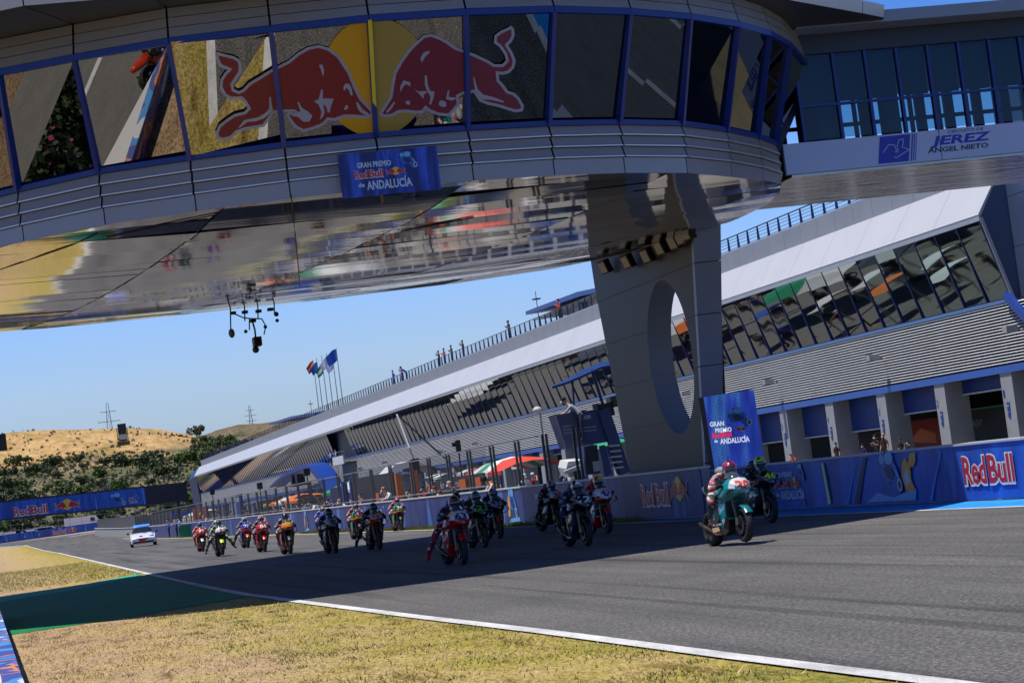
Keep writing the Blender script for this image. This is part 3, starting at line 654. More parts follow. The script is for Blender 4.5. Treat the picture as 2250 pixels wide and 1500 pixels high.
# roof huts
def hut(prof, X, y0_, y1_, lab):
    """prof: outline of the canopy's edge facing the track, in order"""
    o = empty('roof_hut'); tag(o, lab, 'hut', 'shelters on the pit roof')
    P_ = [bx(px, py, X) for px, py in prof]; n_ = len(P_); Q_ = [v+Vector((5.5, 0, .25)) for v in P_]
    b = MB(); b.poly(P_); b.add(P_+Q_, [(i, (i+1) % n_, n_+(i+1) % n_, n_+i) for i in range(n_)]); b.build('roof', BLUE, o)
    ya = max(v.y for v in P_); yb = min(v.y for v in P_); zt = min(v.z for v in P_)
    MB().add([(X+.3,yb,zt+.1),(X+5.4,yb,zt+.4),(X+5.4,ya-.5,zt+.2),(X+.3,ya-.5,zt-.02)], [(0,1,2,3)]).build('ceiling', M('hut_ceiling', (.55,.52,.46), .7), o)
    MB().box((X+1.6, yb, 12.3),(X+5.5, ya-9*(ya-yb)/22, zt+.2)).build('wall', LGREY, o)
    MB().box((X+1.2, ya-13*(ya-yb)/22, 12.3),(X+1.5, ya-12.4*(ya-yb)/22, zt+.3)).build('post', NAVY, o)
    return o
hut([(1155,684),(1268,641),(1312,632),(1312,642),(1270,652),(1155,692)], 43.5, 0, 0, 'roof shelter with blue canopy and the man in red, left of the pillar')
hut([(590,930),(640,914),(690,908),(690,913),(640,920),(590,934)], 43.5, 0, 0, 'small distant roof shelter with blue canopy near the far end')
# balcony with people opening at y 252..266
bal = empty('balcony'); tag(bal, 'dark open balcony with white boards between the leaning windows', 'balcony')
MB().box((41.3,252,6.2),(41.5,267,9.6)).build('recess', DNAVY, bal)
MB().box((39.6,253,5.6),(41.0,264,5.75)).build('floor', DGREY, bal)
MB().box((39.55,254,5.6),(39.62,262,6.55)).build('white_board', WH, bal)
b = MB(); b.box((39.55,253,7.0),(39.6,266,7.05)); [b.box((39.55,y_,5.7),(39.6,y_+.05,7.0)) for y_ in (253,257,261,265.9)]; b.build('handrail', STEEL, bal)
# blue arch canopy
def archway(y0_, y1_, ztop, X, lab):
    o = empty('arch'); tag(o, lab, 'arch'); b = MB(); n_ = 24
    pts = []
    for i in range(n_+1):
        t = i/n_; y = y1_+(y0_-y1_)*t; z = ztop-(ztop-4.6)*max(0, (1-t*1.35))**2 - (ztop-2.0)*max(0, (t-.62)/.38)**2.6
        th = .15+.75*t; pts.append(((X, y, z), (X, y+.2*t, z-th), (X+2.2, y, z), (X+2.2, y+.2*t, z-th)))
    b.loft([[p[0], p[1], p[3], p[2]] for p in pts]); b.build('blue_rib', BLUE, o); return o
archway(258, 312, 6.5, 38, 'big blue curved rib rising over the pit lane near the balcony')
# ------------------------------------------------------------------ saucer bridge
sa = empty('saucer_bridge'); tag(sa, 'huge rounded glass and metal restaurant bridge hanging over the track', 'bridge')
GB = [(40,420),(218,380),(418,350),(625,322),(825,300),(1027,285),(1205,275),(1360,272),(1497,275),(1595,288),(1665,303),(1705,318)]
GT = [(0,160),(165,128),(372,92),(595,65),(810,42),(1022,28),(1215,22),(1383,27),(1515,38),(1620,55),(1690,75),(1735,100)]
gb = [bz(x, y, 8.26).xy for x, y in GB]; gt = [bz(x, y, 10.2).xy for x, y in GT]
NT = len(gb)
EXT = [(18.75,49.9),(19.6,53),(20.2,57.5),(20.4,62.5),(20.0,67.5),(18.6,71.3),(16,73.6),(11.7,74.6),(7,75.0),(2.6,74.3),(-1,72),(-3.4,68),(-4.4,62.5),(-4.5,56.5),(-3.6,51),(-1.4,46.9)]
C0 = Vector((8.2, 57.5))
gb += [Vector(p) for p in EXT]
for i, p in enumerate(EXT):
    a, c = gb[NT+i-1], gb[(NT+i+1) % len(gb)]; d = (c-a).normalized(); nrm = Vector((d.y, -d.x)); gt.append(Vector(p)+nrm*1.1)
NR = len(gb)
def onrm(R, i):
    d = (R[(i+1) % NR]-R[i-1]).normalized(); return Vector((d.y, -d.x))
def rimz(p): return 7.28+max(0, (p.y-45))/29*1.0
rim = [gb[i] for i in range(NR)]
ub = [gt[i]-onrm(gt, i)*.12 for i in range(NR)]          # top of upper belt
def over(i):
    p = gt[i]; return 1.9 if p.x < 3 and p.y < 60 else 1.05 if p.x < 7 and p.y < 60 else .35 if p.x < 15 and p.y < 50 else 1.6
rf = [gt[i]+onrm(gt, i)*over(i) for i in range(NR)]
rf[NT-2] = Vector((20.0, 46.6)); rf[NT-1] = Vector((20.8, 47.3)); rf[NT] = Vector((21.4, 49.6)); rf[NT-3] = Vector((17.6, 44.6))
BELT = M('belt_cladding', '#9c9a98', .38, metal=.35, noise=.06, scale=.5)
BELTD = M('belt_panel', '#8f9095', .35, metal=.4, noise=.05, scale=.5)
SEAM = M('seam_dark', (.02,.02,.025), .6)
def v3(p, z): return (p.x, p.y, z)
def zo(p): return max(0, p.y-48.5)/26.0*.95 if p.y > 48.5 else 0.0
def strip(bb, R0, z0, R1, z1, gap=.02, idx=None):
    for i in (idx or range(NR)):
        j = (i+1) % NR; a0, a1, c0, c1 = R0[i], R0[j], R1[i], R1[j]
        e = (a1-a0).normalized()*gap; e2 = (c1-c0).normalized()*gap
        za = z0(a0) if callable(z0) else z0; zb = z0(a1) if callable(z0) else z0
        zc = z1(c0) if callable(z1) else z1; zd = z1(c1) if callable(z1) else z1
        bb.quad((*(a0+e), za), (*(a1-e), zb), (*(c1-e2), zd), (*(c0+e2), zc))
def lipstrip(bb, R, z0, z1, lip=.06):
    """one louvre strip: face and a bright rounded lip at its foot"""
    Ro = [R[i]+onrm(R, i)*lip for i in range(NR)]
    strip(bb, Ro, z0, R, z1)
    strip(bb, [R[i]+onrm(R, i)*(-.05) for i in range(NR)], z0, Ro, z0)
b = MB()
for k in range(3): lipstrip(b, gb, (lambda q, k=k: 7.60+.215*k+zo(q)), (lambda q, k=k: 7.60+.215*(k+1)-.012+zo(q)))
b.build('lower_belt', BELT, sa, recalc=False)
GLINT = M('belt_trim', (.62,.63,.66), .3, metal=.4)  # thin bright strips painted as highlights along the louvre lips
b = MB()
for k in range(3):
    Ro = [gb[i]+onrm(gb, i)*.07 for i in range(NR)]; strip(b, Ro, (lambda q, k=k: 7.60+.215*k+zo(q)), Ro, (lambda q, k=k: 7.622+.215*k+zo(q)), .02)
b.build('belt_trim', GLINT, sa, recalc=False)
b = MB(); strip(b, rim, rimz, rim, (lambda q: 7.59+zo(q)), .012); b.build('edge_panel', BELTD, sa, recalc=False)
b = MB(); strip(b, [p-onrm(rim, i)*.06 for i, p in enumerate(rim)], (lambda q: rimz(q)+.02), [p-onrm(rim, i)*.06 for i, p in enumerate(rim)], (lambda q: 8.3+zo(q)), 0); b.build('belt_backing', SEAM, sa, recalc=False)
b = MB()
for k in range(3):
    R = [gt[i]+(ub[i]-gt[i])*(k/3) for i in range(NR)]; lipstrip(b, R, 10.27+.19*k, 10.27+.19*(k+1)-.012, .05)
b.build('upper_belt', BELT, sa, recalc=False)
b = MB(); strip(b, [p-onrm(gt, i)*.16 for i, p in enumerate(gt)], 10.1, [p-onrm(gt, i)*.18 for i, p in enumerate(gt)], 10.9, 0); b.build('belt_backing', SEAM, sa, recalc=False)
RS = M('roof_soffit_metal', '#3b3d40', .4, metal=.3, noise=.1, scale=.3)
b = MB(); strip(b, rf, 10.84, [gt[i]-onrm(gt, i)*.6 for i in range(NR)], 10.84, 0.012); b.build('roof_soffit', RS, sa, recalc=False)
RF2 = M('roof_edge_metal', '#b4b8bf', .35, metal=.3)
b = MB(); strip(b, rf, 10.84, [p+onrm(rf, i)*.05 for i, p in enumerate(rf)], 11.12, .012); b.build('roof_edge', RF2, sa, recalc=False)
b = MB(); b.poly([(p.x, p.y, 11.12) for p in rf]); b.build('roof', LGREY, sa)
# windows
def pane_quad(i):
    """corners of one pane; the first few are turned a little in their frames"""
    j = (i+1) % NR; yw = {1: .03, 2: .13}.get(i, 0.0); a, c = onrm(gb, i)*yw, onrm(gb, j)*yw
    return (Vector(v3(gb[i]+a, 8.26+zo(gb[i]))), Vector(v3(gb[j]-c, 8.26+zo(gb[j]))), Vector(v3(gt[i]+a, 10.2)), Vector(v3(gt[j]-c, 10.2)))
SGL = M('tinted_mirror_glass', (.31,.295,.27), .012, metal=1.0)
SGL2 = M('dark_mirror_glass', (.045,.06,.09), .015, metal=1.0)  # right-hand panes: dimmer reflection put into a darker glass colour
FR = M('frame_blue', '#0a2c7c', .35)
for i in range(NR):
    j = (i+1) % NR
    if NT <= i < NR-1 and i > NT+1 and i < NR-3: pass
    o0, o1 = onrm(gb, i), onrm(gb, j)
    wf = MB()
    A0, A1, T0, T1 = Vector(v3(gb[i], 8.26+zo(gb[i]))), Vector(v3(gb[j], 8.26+zo(gb[j]))), Vector(v3(gt[i], 10.2)), Vector(v3(gt[j], 10.2))
    wf.bar(A0, T0, .09, .14, (*o0, 0)); wf.bar(A0+Vector((0,0,.03)), A1+Vector((0,0,.03)), .12, .1); wf.bar(T0, T1, .12, .12)
    f = wf.build('window_frame', FR, sa)
    A0, A1, T0, T1 = pane_quad(i)
    e = (A1-A0).normalized()*.05; e2 = (T1-T0).normalized()*.05; ins = Vector((*(-(o0+o1)/2*.03), 0))
    MB().quad(A0+e+ins+Vector((0,0,.06)), A1-e+ins+Vector((0,0,.06)), T1-e2+ins-Vector((0,0,.03)), T0+e2+ins-Vector((0,0,.03))).build('pane', SGL2 if 4 < i < NR-4 else SGL, f, recalc=False)
# soffit: polished panels that mirror the track
m = M('polished_soffit', (.40,.365,.32), .05, metal=.93); n, L, p = nodes(m); g = n.new('ShaderNodeNewGeometry').outputs['Position']
mp = n.new('ShaderNodeMapping'); mp.inputs['Rotation'].default_value = (0,0,.06); L.new(g, mp.inputs[0])
br = n.new('ShaderNodeTexBrick'); br.inputs['Scale'].default_value = 1.0; br.inputs['Brick Width'].default_value = 6.4; br.inputs['Row Height'].default_value = 1.15
br.inputs['Mortar Size'].default_value = .0; br.inputs['Color1'].default_value = (.50,.42,.33,1); br.inputs['Color2'].default_value = (.42,.36,.29,1); br.inputs['Mortar'].default_value = (.02,.02,.02,1)
L.new(mp.outputs[0], br.inputs['Vector']); L.new(br.outputs['Color'], p.inputs['Base Color'])
t = tex(n, L, g, .55, 2, .5, (1, 1.6, 1)); t_ = tex(n, L, g, .9, 1, .5, (.25, 4.5, 1))
sw = n.new('ShaderNodeTexWave'); sw.bands_direction = 'Y'; sw.wave_profile = 'SAW'; sw.inputs['Scale'].default_value = 2*math.pi/20/1.15; sw.inputs['Distortion'].default_value = 0; L.new(mp.outputs[0], sw.inputs['Vector'])
ad0 = n.new('ShaderNodeMath'); ad0.operation = 'MULTIPLY_ADD'; L.new(sw.outputs['Fac'], ad0.inputs[0]); ad0.inputs[1].default_value = .25; L.new(t_, ad0.inputs[2])
ad = n.new('ShaderNodeMath'); ad.operation = 'ADD'; L.new(t, ad.inputs[0]); L.new(ad0.outputs[0], ad.inputs[1])
bp = n.new('ShaderNodeBump'); bp.inputs['Strength'].default_value = .05; bp.inputs['Distance'].default_value = .03; L.new(ad.outputs[0], bp.inputs['Height']); L.new(bp.outputs[0], p.inputs['Normal'])
def soff(x, y):
    r = ((x-8)/12.4)**2+((y-58.5)/16.5)**2; return rimz(Vector((x, y)))-.34*max(0, 1-r)
bm = bmesh.new(); vv = [bm.verts.new((q.x, q.y, 0)) for q in rim]; bm.faces.new(vv)
def cutall(co, no): bmesh.ops.bisect_plane(bm, geom=bm.verts[:]+bm.edges[:]+bm.faces[:], plane_co=co, plane_no=no)
yy = 42.3
while yy < 75.5: cutall((0, yy, 0), (.03, 1, 0)); yy += 1.18
for k in range(-2, 6): cutall((-2+4.6*k+.7, 58, 0), (1, .10, 0))
rs_ = random.Random(4); b = MB()
for f in bm.faces:
    c = f.calc_center_median(); g0 = soff(c.x, c.y); gx = (soff(c.x+.3, c.y)-soff(c.x-.3, c.y))/.6+rs_.gauss(0, .0035); gy = (soff(c.x, c.y+.3)-soff(c.x, c.y-.3))/.6+rs_.gauss(0, .006)-.004
    pts = []
    for v in f.verts:
        d = v.co-c; l_ = d.length; k = max(0, 1-.018/max(l_, .03)); x, y = c.x+d.x*k, c.y+d.y*k; pts.append((x, y, g0+gx*(x-c.x)+gy*(y-c.y)))
    if len(pts) >= 3: b.add(pts, [tuple(range(len(pts)))])
bm.free()
b.build('underside', m, sa, recalc=False)
b = MB(); b.poly([(q.x, q.y, rimz(q)+.02) for q in [C0+(q-C0)*.995 for q in rim]]); b.build('underside_backing', SEAM, sa)
b = MB()
for (pa, pc) in (((640,430),(662,655)),((235,520),(490,470)),((0,596),(215,515)),((880,500),(1040,470))):
    A, B_ = bz(*pa, 7.25).xy, bz(*pc, 7.25).xy
    pts = [A+(B_-A)*k/12 for k in range(13)]
    b.tube([(q.x, q.y, soff(q.x, q.y)-.01) for q in pts], .012, 4)
b.build('seam', SEAM, sa)

# bulls painted on the windows
def facade_pt(px, py, out=.02):
    d = ray(px, py)
    best = None
    for i in range(NT-1):
        xb = [GB[i], GB[i+1]]; xt = [GT[i], GT[i+1]]
        f = (py-GT[i][1])/(GB[i][1]-GT[i][1]); xl = GT[i][0]+(GB[i][0]-GT[i][0])*f
        f2 = (py-GT[i+1][1])/(GB[i+1][1]-GT[i+1][1]); xr = GT[i+1][0]+(GB[i+1][0]-GT[i+1][0])*f2
        if xl-1e-3 <= px <= xr+1e-3 or (i == 0 and px < xl):
            best = i; break
    if best is None: best = NT-2
    i = best; A0, A1, T0, T1_ = pane_quad(i); T0 = (T0+T1_)/2
    nn = (A1-A0).cross(T0-A0).normalized()
    if nn.dot(fw) > 0: nn = -nn
    C = Vector((0, 0, CH)); t = (A0+nn*out-C).dot(nn)/d.dot(nn); return C+d*t
def window_decal(polys, mats, name, base):
    """polys = [(slot, pts in the photo's pixel frame)]: cut at the mullions, then laid on the leaning panes"""
    b = MB()
    for k, (m_, pts) in enumerate(polys):
        bm = bmesh.new(); vs = [bm.verts.new((x, y, 0)) for x, y in pts]
        for t3 in tessellate_polygon([[Vector((x, y, 0)) for x, y in pts]]): 
            try: bm.faces.new([vs[q] for q in t3])
            except ValueError: pass
        for i in range(1, NT-1):
            a, c = Vector((*GT[i], 0)), Vector((*GB[i], 0)); dd = c-a
            bmesh.ops.bisect_plane(bm, geom=bm.verts[:]+bm.edges[:]+bm.faces[:], plane_co=a, plane_no=(dd.y, -dd.x, 0))
        bmesh.ops.triangulate(bm, faces=bm.faces[:])
        bm.verts.ensure_lookup_table()
        for f in bm.faces:
            cx = sum(v.co.x for v in f.verts)/3; cy = sum(v.co.y for v in f.verts)/3
            P = []
            for v in f.verts:
                x, y = v.co.x+(cx-v.co.x)*.004, v.co.y+(cy-v.co.y)*.004; P.append(facade_pt(x, y, base+.003*min(k, 3)))
            b.m = m_; b.add(P, [(0,1,2)])
        bm.free()
    return b.build(name, mats, sa, recalc=False)
def c1(ps): return [(x/3, y/3) for x, y in ps]
SUNL, SUNR = M('sun_decal', '#c0910a', .4), M('sun_decal_faded', '#94823c', .3, coat=.15)  # right-hand decals: reflection over translucent print put into olive and maroon
REDL, REDR = M('bull_red', (.17,.002,.012), .4), M('bull_maroon', (.14,.003,.03), .3, coat=.15)
OUTL = M('bull_outline', '#8e94aa', .25, coat=.3)
window_decal([(0, ellipse(822,172,116,131,40))], [SUNL], 'sun_emblem', .025) if False else None
lf = [(x, y) for x, y in ellipse(824,170,117,131,48)]
xm = lambda y: 810+(825-810)*(y-42)/(300-42)
def clip_half(ps, left):
    out = []
    for i in range(len(ps)):
        a, c = ps[i], ps[(i+1) % len(ps)]; ia = (a[0] < xm(a[1])) == left; ic = (c[0] < xm(c[1])) == left
        if ia: out.append(a)
        if ia != ic:
            lo, hi = 0, 1
            for _ in range(20):
                md = (lo+hi)/2; q = (a[0]+(c[0]-a[0])*md, a[1]+(c[1]-a[1])*md)
                if ((q[0] < xm(q[1])) == left) == ia: lo = md
                else: hi = md
            out.append((a[0]+(c[0]-a[0])*lo, a[1]+(c[1]-a[1])*lo))
    return out
window_decal([(0, clip_half(lf, True)), (1, clip_half(lf, False))], [SUNL, SUNR], 'sun_emblem', .006)
o, i_, st = bull_polys()
window_decal([(0, c1(o)), (1, c1(i_))]+[(0, c1(q)) for q in st], [OUTL, REDL], 'bull_emblem', .010)
RB = [(400,750),(430,700),(468,640),(480,560),(495,480),(540,400),(590,330),(640,280),(690,235),(740,224),(800,245),(850,272),(905,312),(970,335),(1040,362),(1110,395),(1160,425),(1210,425),(1235,400),(1225,360),(1190,310),(1155,285),(1160,235),(1200,205),(1245,185),(1270,170),(1290,195),(1292,240),(1275,275),(1250,300),(1280,350),(1300,400),(1290,450),(1255,485),(1210,495),(1188,492),(1192,530),(1220,560),(1250,600),(1290,612),(1325,645),(1355,700),(1345,735),(1300,742),(1240,725),(1180,705),(1110,690),(1060,670),(1035,635),(1020,612),(960,622),(925,640),(930,690),(895,735),(860,770),(790,762),(735,742),(708,722),(690,745),(640,750),(580,742),(530,745),(490,768),(440,775),(405,765)]
RST = [[(700,500),(712,495),(720,560),(735,600),(765,605),(760,640),(742,690),(730,690),(738,640),(715,600),(700,560)],
 [(680,415),(672,385),(690,350),(728,335),(732,350),(705,372)], [(540,610),(538,575),(560,530),(605,545),(605,570),(575,556),(556,575)],
 [(632,590),(660,605),(690,600),(720,605),(695,625),(690,655),(672,630)], [(1018,508),(1026,512),(1050,590),(1085,625),(1150,640),(1220,668),(1222,678),(1140,660),(1070,655),(1035,620)],
 [(850,600),(862,596),(858,640),(920,645),(880,665),(840,655)], [(795,670),(812,662),(842,675),(840,705),(812,705),(790,690)], [(572,672),(590,662),(606,675),(600,692),(580,690)],
 [(445,735),(475,700),(498,670),(505,675),(480,720),(452,748)]]
c2 = lambda ps: [(700+x/3, y/3) for x, y in ps]
window_decal([(0, c2(RB)), (1, c2(inset(RB, 19)))]+[(0, c2(q)) for q in RST], [OUTL, REDR], 'bull_emblem', .010)
MB().bar(bz(811.5,46,10.15)-Vector((0,.06,0)), bz(825,297,8.29)-Vector((0,.06,0)), .07, .05).build('yellow_strip', M('strip_yellow', (.6,.5,.02), .4), sa)

# event sign hung on the belt
sg = empty('event_sign'); tag(sg, 'blue grand prix banner board hung on the front belt of the bridge', 'sign')
P0, P1, P2, P3 = by(755,436,41.05), by(971,413,41.05), by(957,320,41.05), by(742,340,41.05)
ctr = (P0+P2)/2; Rv, Uv = Vector((1,0,0)), Vector((0,0,1)); hw, hh = (P1-P0).length/2, (P3-P0).length/2
SG = M('sign_blue', (.01,.04,.3), .45); n, L, p = nodes(SG); g = n.new('ShaderNodeTexCoord').outputs['Object']
mp = n.new('ShaderNodeMapping'); mp.inputs['Rotation'].default_value = (0,.5,0); mp.inputs['Scale'].default_value = (5,1,.5); L.new(g, mp.inputs[0]); t = n.new('ShaderNodeTexNoise'); t.inputs['Scale'].default_value = 1.0; L.new(mp.outputs[0], t.inputs['Vector'])
r = ramp(n, [(.42, (.006,.02,.16)), (.52, (.012,.05,.42)), (.6, (.03,.12,.65)), (.66, (.008,.03,.25))]); L.new(t.outputs[0], r.inputs[0]); L.new(r.outputs[0], p.inputs['Base Color'])
MB().box((ctr.x-hw, 41.05, ctr.z-hh),(ctr.x+hw, 41.12, ctr.z+hh)).build('board', SG, sg)
event_logo((ctr.x-hw*.72, 41.04, ctr.z-hh*.72), Rv, Uv, hh*1.45, sg, off=0.0, sx=1.25)
MB().box((ctr.x-.15, 41.2, ctr.z-hh-.12),(ctr.x+.2, 41.5, ctr.z-hh+.2)).build('bracket', DGREY, sg)
# louvres vent on belt right of sign
# camera cluster under the bridge
cr = empty('camera_rig'); tag(cr, 'cluster of hanging cameras and microphones under the far edge of the bridge', 'camera rig')
def cy(px, py): return by(px, py, 71.5)
b = MB()
for (x0_, y0_, y1_) in ((506,662,725),(537,660,705),(566,655,700),(602,655,690)): b.tube([cy(x0_, y0_), cy(x0_+1, y1_)], .022, 5)
b.tube([cy(512,688),cy(535,698),cy(555,700),cy(575,700)], .02, 4); b.tube([cy(553,700),cy(560,725),cy(562,745)], .03, 5); b.tube([cy(575,700),cy(584,716),cy(580,735)], .02, 4); b.tube([cy(548,700),cy(548,725)], .02, 4)
b.build('rods', BLK, cr)
MB().ell(cy(509,732), (.1,.1,.15)).build('dome_camera', M('dome_grey', (.2,.2,.2), .5), cr)
for (px, py, r_) in ((540,728,.06),(583,718,.06),(607,690,.08),(609,704,.06)): MB().ell(cy(px, py), r_, 8, 6).build('microphone', BLK, cr)
q = cy(565,752); MB().box((q.x-.12,71.2,q.z-.12),(q.x+.12,71.8,q.z+.16)).build('camera_body', BLK, cr)
q = cy(562,768); MB().ell(q, (.11,.2,.11), 10, 6).build('lens', BLK, cr)
for (px, py) in ((512,688),(538,686),(568,684),(594,680),(556,705)):
    q = cy(px, py); MB().box((q.x-.09,71.4,q.z-.04),(q.x+.09,71.6,q.z+.05)).build('junction_box', BLK, cr)

# ------------------------------------------------------------------ pillar
pl = empty('bridge_pillar'); tag(pl, 'massive dark grey pillar with an oval opening carrying the bridge', 'pillar')
PLM = M('pillar_cladding', '#262626', .5, metal=.1, noise=.1, scale=.5)
PX0, PX1 = 20.2, 21.02
def near_y(z): return 62.95-(62.95-60.85)*max(0, z)/8.4
def far_y(z): return 70.3+(72.1-70.3)*min(1, max(0, z)/8.0)
hc, hr = (64.75, 4.6), (2.15, 2.3)
outer = [(near_y(z)+.22, z) for z in (0,1.5,3,4.6,6.2,7.5,8.6)]+[(66.5,8.75),(far_y(8.9), 8.9)]+[(far_y(z), z) for z in (7.5,6,4.6,3,1.5,0)]
hole = ellipse(hc[0], hc[1], hr[0], hr[1], 40)
tri = tessellate_polygon([[Vector((0, y, z)) for y, z in outer], [Vector((0, y, z)) for y, z in hole]])
allp = outer+hole; b = MB()
b.add([(PX0, y, z) for y, z in allp], [tuple(t) for t in tri]); b.add([(PX1-.06, y, z) for y, z in allp], [tuple(t) for t in tri])
no, nh = len(outer), len(hole)
b.add([(PX0, y, z) for y, z in outer]+[(PX1-.06, y, z) for y, z in outer], [(i, (i+1) % no, no+(i+1) % no, no+i) for i in range(no)])
b.build('holed_wall', PLM, pl)
b = MB(); b.add([(PX0, y, z) for y, z in hole]+[(PX1-.06, y, z) for y, z in hole], [(i, (i+1) % nh, nh+(i+1) % nh, nh+i) for i in range(nh)])
b.build('opening_lining', M('lining_grey', '#808ca0', .5), pl)  # lighter grey-blue puts the light inside the opening into the colour
b = MB(); seams = [0,1.35,2.7,4.1,5.55,7.0,8.75]
for a_, c_ in zip(seams, seams[1:]):
    wa, wc = .50+.36*a_/8.4, .50+.36*c_/8.4
    a0, c0 = a_+.012, c_-.012
    b.add([(20.17,near_y(a0),a0),(20.17+wa,near_y(a0),a0),(20.17+wa,near_y(a0)+.2,a0),(20.17,near_y(a0)+.2,a0),(20.17,near_y(c0),c0),(20.17+wc,near_y(c0),c0),(20.17+wc,near_y(c0)+.2,c0),(20.17,near_y(c0)+.2,c0)], [(0,3,2,1),(4,5,6,7),(0,1,5,4),(1,2,6,5),(2,3,7,6),(3,0,4,7)])
b.build('front_cladding', M('pillar_front', '#8797bb', .4, metal=.25, noise=.06, scale=.6), pl)  # blue sky light on the front put into a paler, bluer cladding colour
b = MB()
for z in seams[1:-1]:
    for ya, yc in ((near_y(z)+.25, hc[0]-hr[0]*math.sqrt(max(0, 1-((z-hc[1])/hr[1])**2)) if abs(z-hc[1]) < hr[1] else None), (hc[0]+hr[0]*math.sqrt(max(0, 1-((z-hc[1])/hr[1])**2)) if abs(z-hc[1]) < hr[1] else None, far_y(z))):
        if yc is None: yc = far_y(z)
        if ya is None: continue
        if yc-ya > .1: b.box((PX0-.004, ya, z-.012),(PX0-.001, yc, z+.012))
b.build('seam', SEAM, pl)
lt = empty('spotlight'); 
spb = MB(); spb.box((-.18,-.3,-.22),(.0,.3,.22)); sbm = spb.mesh('housing', BLK); spl = MB().box((-.2,-.24,-.17),(-.181,.24,.17)).mesh('lens', M('lens_grey', (.30,.29,.27), .3))
bpy.data.objects.remove(lt)
for k, (px, py) in enumerate(((1332,583),(1382,571),(1425,558),(1455,540),(1484,528),(1500,517),(1512,508))):
    q = bx(px, py, 20.0); o = empty('spotlight', (20.05, q.y, q.z)); o.rotation_euler = (0, -.35, .1)
    tag(o, ['black spotlight at the far left end of the row on the pillar','second black spotlight from the left on the pillar','third black spotlight from the left on the pillar','tallest bright-faced spotlight in the middle of the row on the pillar','fifth spotlight from the left on the pillar','sixth spotlight from the left on the pillar','last spotlight of the row beside the pillar front'][k], 'spotlight', 'spotlights on the pillar')
    link('housing', sbm, o); link('lens', spl, o)

# ------------------------------------------------------------------ wing linking the saucer to the pit building
wg = empty('link_wing'); tag(wg, 'glazed corridor wing with white lettered band joining the bridge to the pits', 'corridor')
WX0, WX1, WY0, WY1 = 18.3, 44.0, 48.5, 54.6
WPM = M('wing_white', '#a4b6d8', .4, metal=.1, noise=.04, scale=.5)  # white band; the blue of its shade is put into the colour
b = MB()
for x0_, x1_ in ((18.45,22.27),(22.29,27),(27.02,33),(33.02,44)): b.box((x0_, WY0, 7.66),(x1_, WY0+.12, 8.36))
b.build('lettered_band', WPM, wg)
MB().box((WX0+1, WY1-.1, 7.72),(WX1, WY1, 8.36)).build('rear_band', WPM, wg)
USM = M('wing_underside', (.36,.33,.30), .12, metal=.9); n, L, p = nodes(USM); g = n.new('ShaderNodeNewGeometry').outputs['Position']
bp = n.new('ShaderNodeBump'); bp.inputs['Strength'].default_value = .4; bp.inputs['Distance'].default_value = .03; L.new(tex(n, L, g, 1.2, 2, .5, (.3, 4, 1)), bp.inputs['Height']); L.new(bp.outputs[0], p.inputs['Normal'])
b = MB()
for k in range(6): b.box((WX0+.3, WY0+.1+k*1.0, 7.6),(WX1, WY0+.1+k*1.0+.975, 7.72))
b.build('underside', USM, wg)
MB().box((WX0+.6, WY0+.15, 8.25),(WX1, WY1-.15, 8.33)).build('floor', DNAVY, wg)
WG = bpy.data.materials.new('clear_tinted_glass'); WG.use_nodes = True; n = WG.node_tree.nodes; L = WG.node_tree.links; n.remove(n['Principled BSDF'])
tr = n.new('ShaderNodeBsdfTransparent'); tr.inputs[0].default_value = (.26,.46,.52,1); gl = n.new('ShaderNodeBsdfGlossy'); gl.inputs[0].default_value = (.5,.55,.6,1); gl.inputs['Roughness'].default_value = .02
mx = n.new('ShaderNodeMixShader'); mx.inputs[0].default_value = .07; L.new(tr.outputs[0], mx.inputs[1]); L.new(gl.outputs[0], mx.inputs[2]); L.new(mx.outputs[0], n['Material Output'].inputs[0])
wx = [19.0,19.93,20.72,21.50,22.28,23.06,23.84,24.62]+[24.62+.8*k for k in range(1, 24)]
for k in range(len(wx)-1):
    f = MB(); f.box((wx[k]-.035, WY0-.02, 8.36),(wx[k]+.035, WY0+.1, 10.35)); f.box((wx[k]+.036, WY0-.01, 9.15),(wx[k+1]-.036, WY0+.09, 9.21))
    fo = f.build('window_frame', FR, wg)
    MB().quad((wx[k]+.036, WY0+.04, 8.4),(wx[k+1]-.036, WY0+.04, 8.4),(wx[k+1]-.036, WY0+.04, 9.15),(wx[k]+.036, WY0+.04, 9.15)).build('lower_pane', WG, fo, recalc=False)
    MB().quad((wx[k]+.036, WY0+.04, 9.21),(wx[k+1]-.036, WY0+.04, 9.21),(wx[k+1]-.036, WY0+.04, 10.35),(wx[k]+.036, WY0+.04, 10.35)).build('upper_pane', WG, fo, recalc=False)
b = MB()
for k in range(len(wx)-1):
    b.box((wx[k]-.12, WY1-.1, 8.36),(wx[k]+.14, WY1+.02, 10.35)); b.box((wx[k]+.48, WY1-.08, 8.36),(wx[k]+.58, WY1, 10.35))
b.box((19, WY1-.1, 9.5),(WX1, WY1, 9.6)); b.box((19, WY1-.1, 8.9),(WX1, WY1, 8.96)); b.build('rear_mullions', NAVY, wg)
BLD = M('blind', (.02,.04,.06), .7); b = MB()
for k in range(0, len(wx)-1): b.box((wx[k]+.05, WY0+.16, 9.25),(wx[k+1]-.05, WY0+.18, 10.3))
b.build('blinds', BLD, wg)
b = MB(); b.box((19, WY0+.3, 10.2),(WX1, WY1-.2, 10.28)); [b.box((x_, WY0+.6, 8.33),(x_+.35, WY0+1.0, 10.2)) for x_ in (19.6,21.3)]; b.build('ceiling', DNAVY, wg)
MB().box((WX0+.5, WY0-.04, 10.36),(WX1, WY1, 10.80)).build('head_band', M('head_band_dark', '#1c2a40', .4), wg)
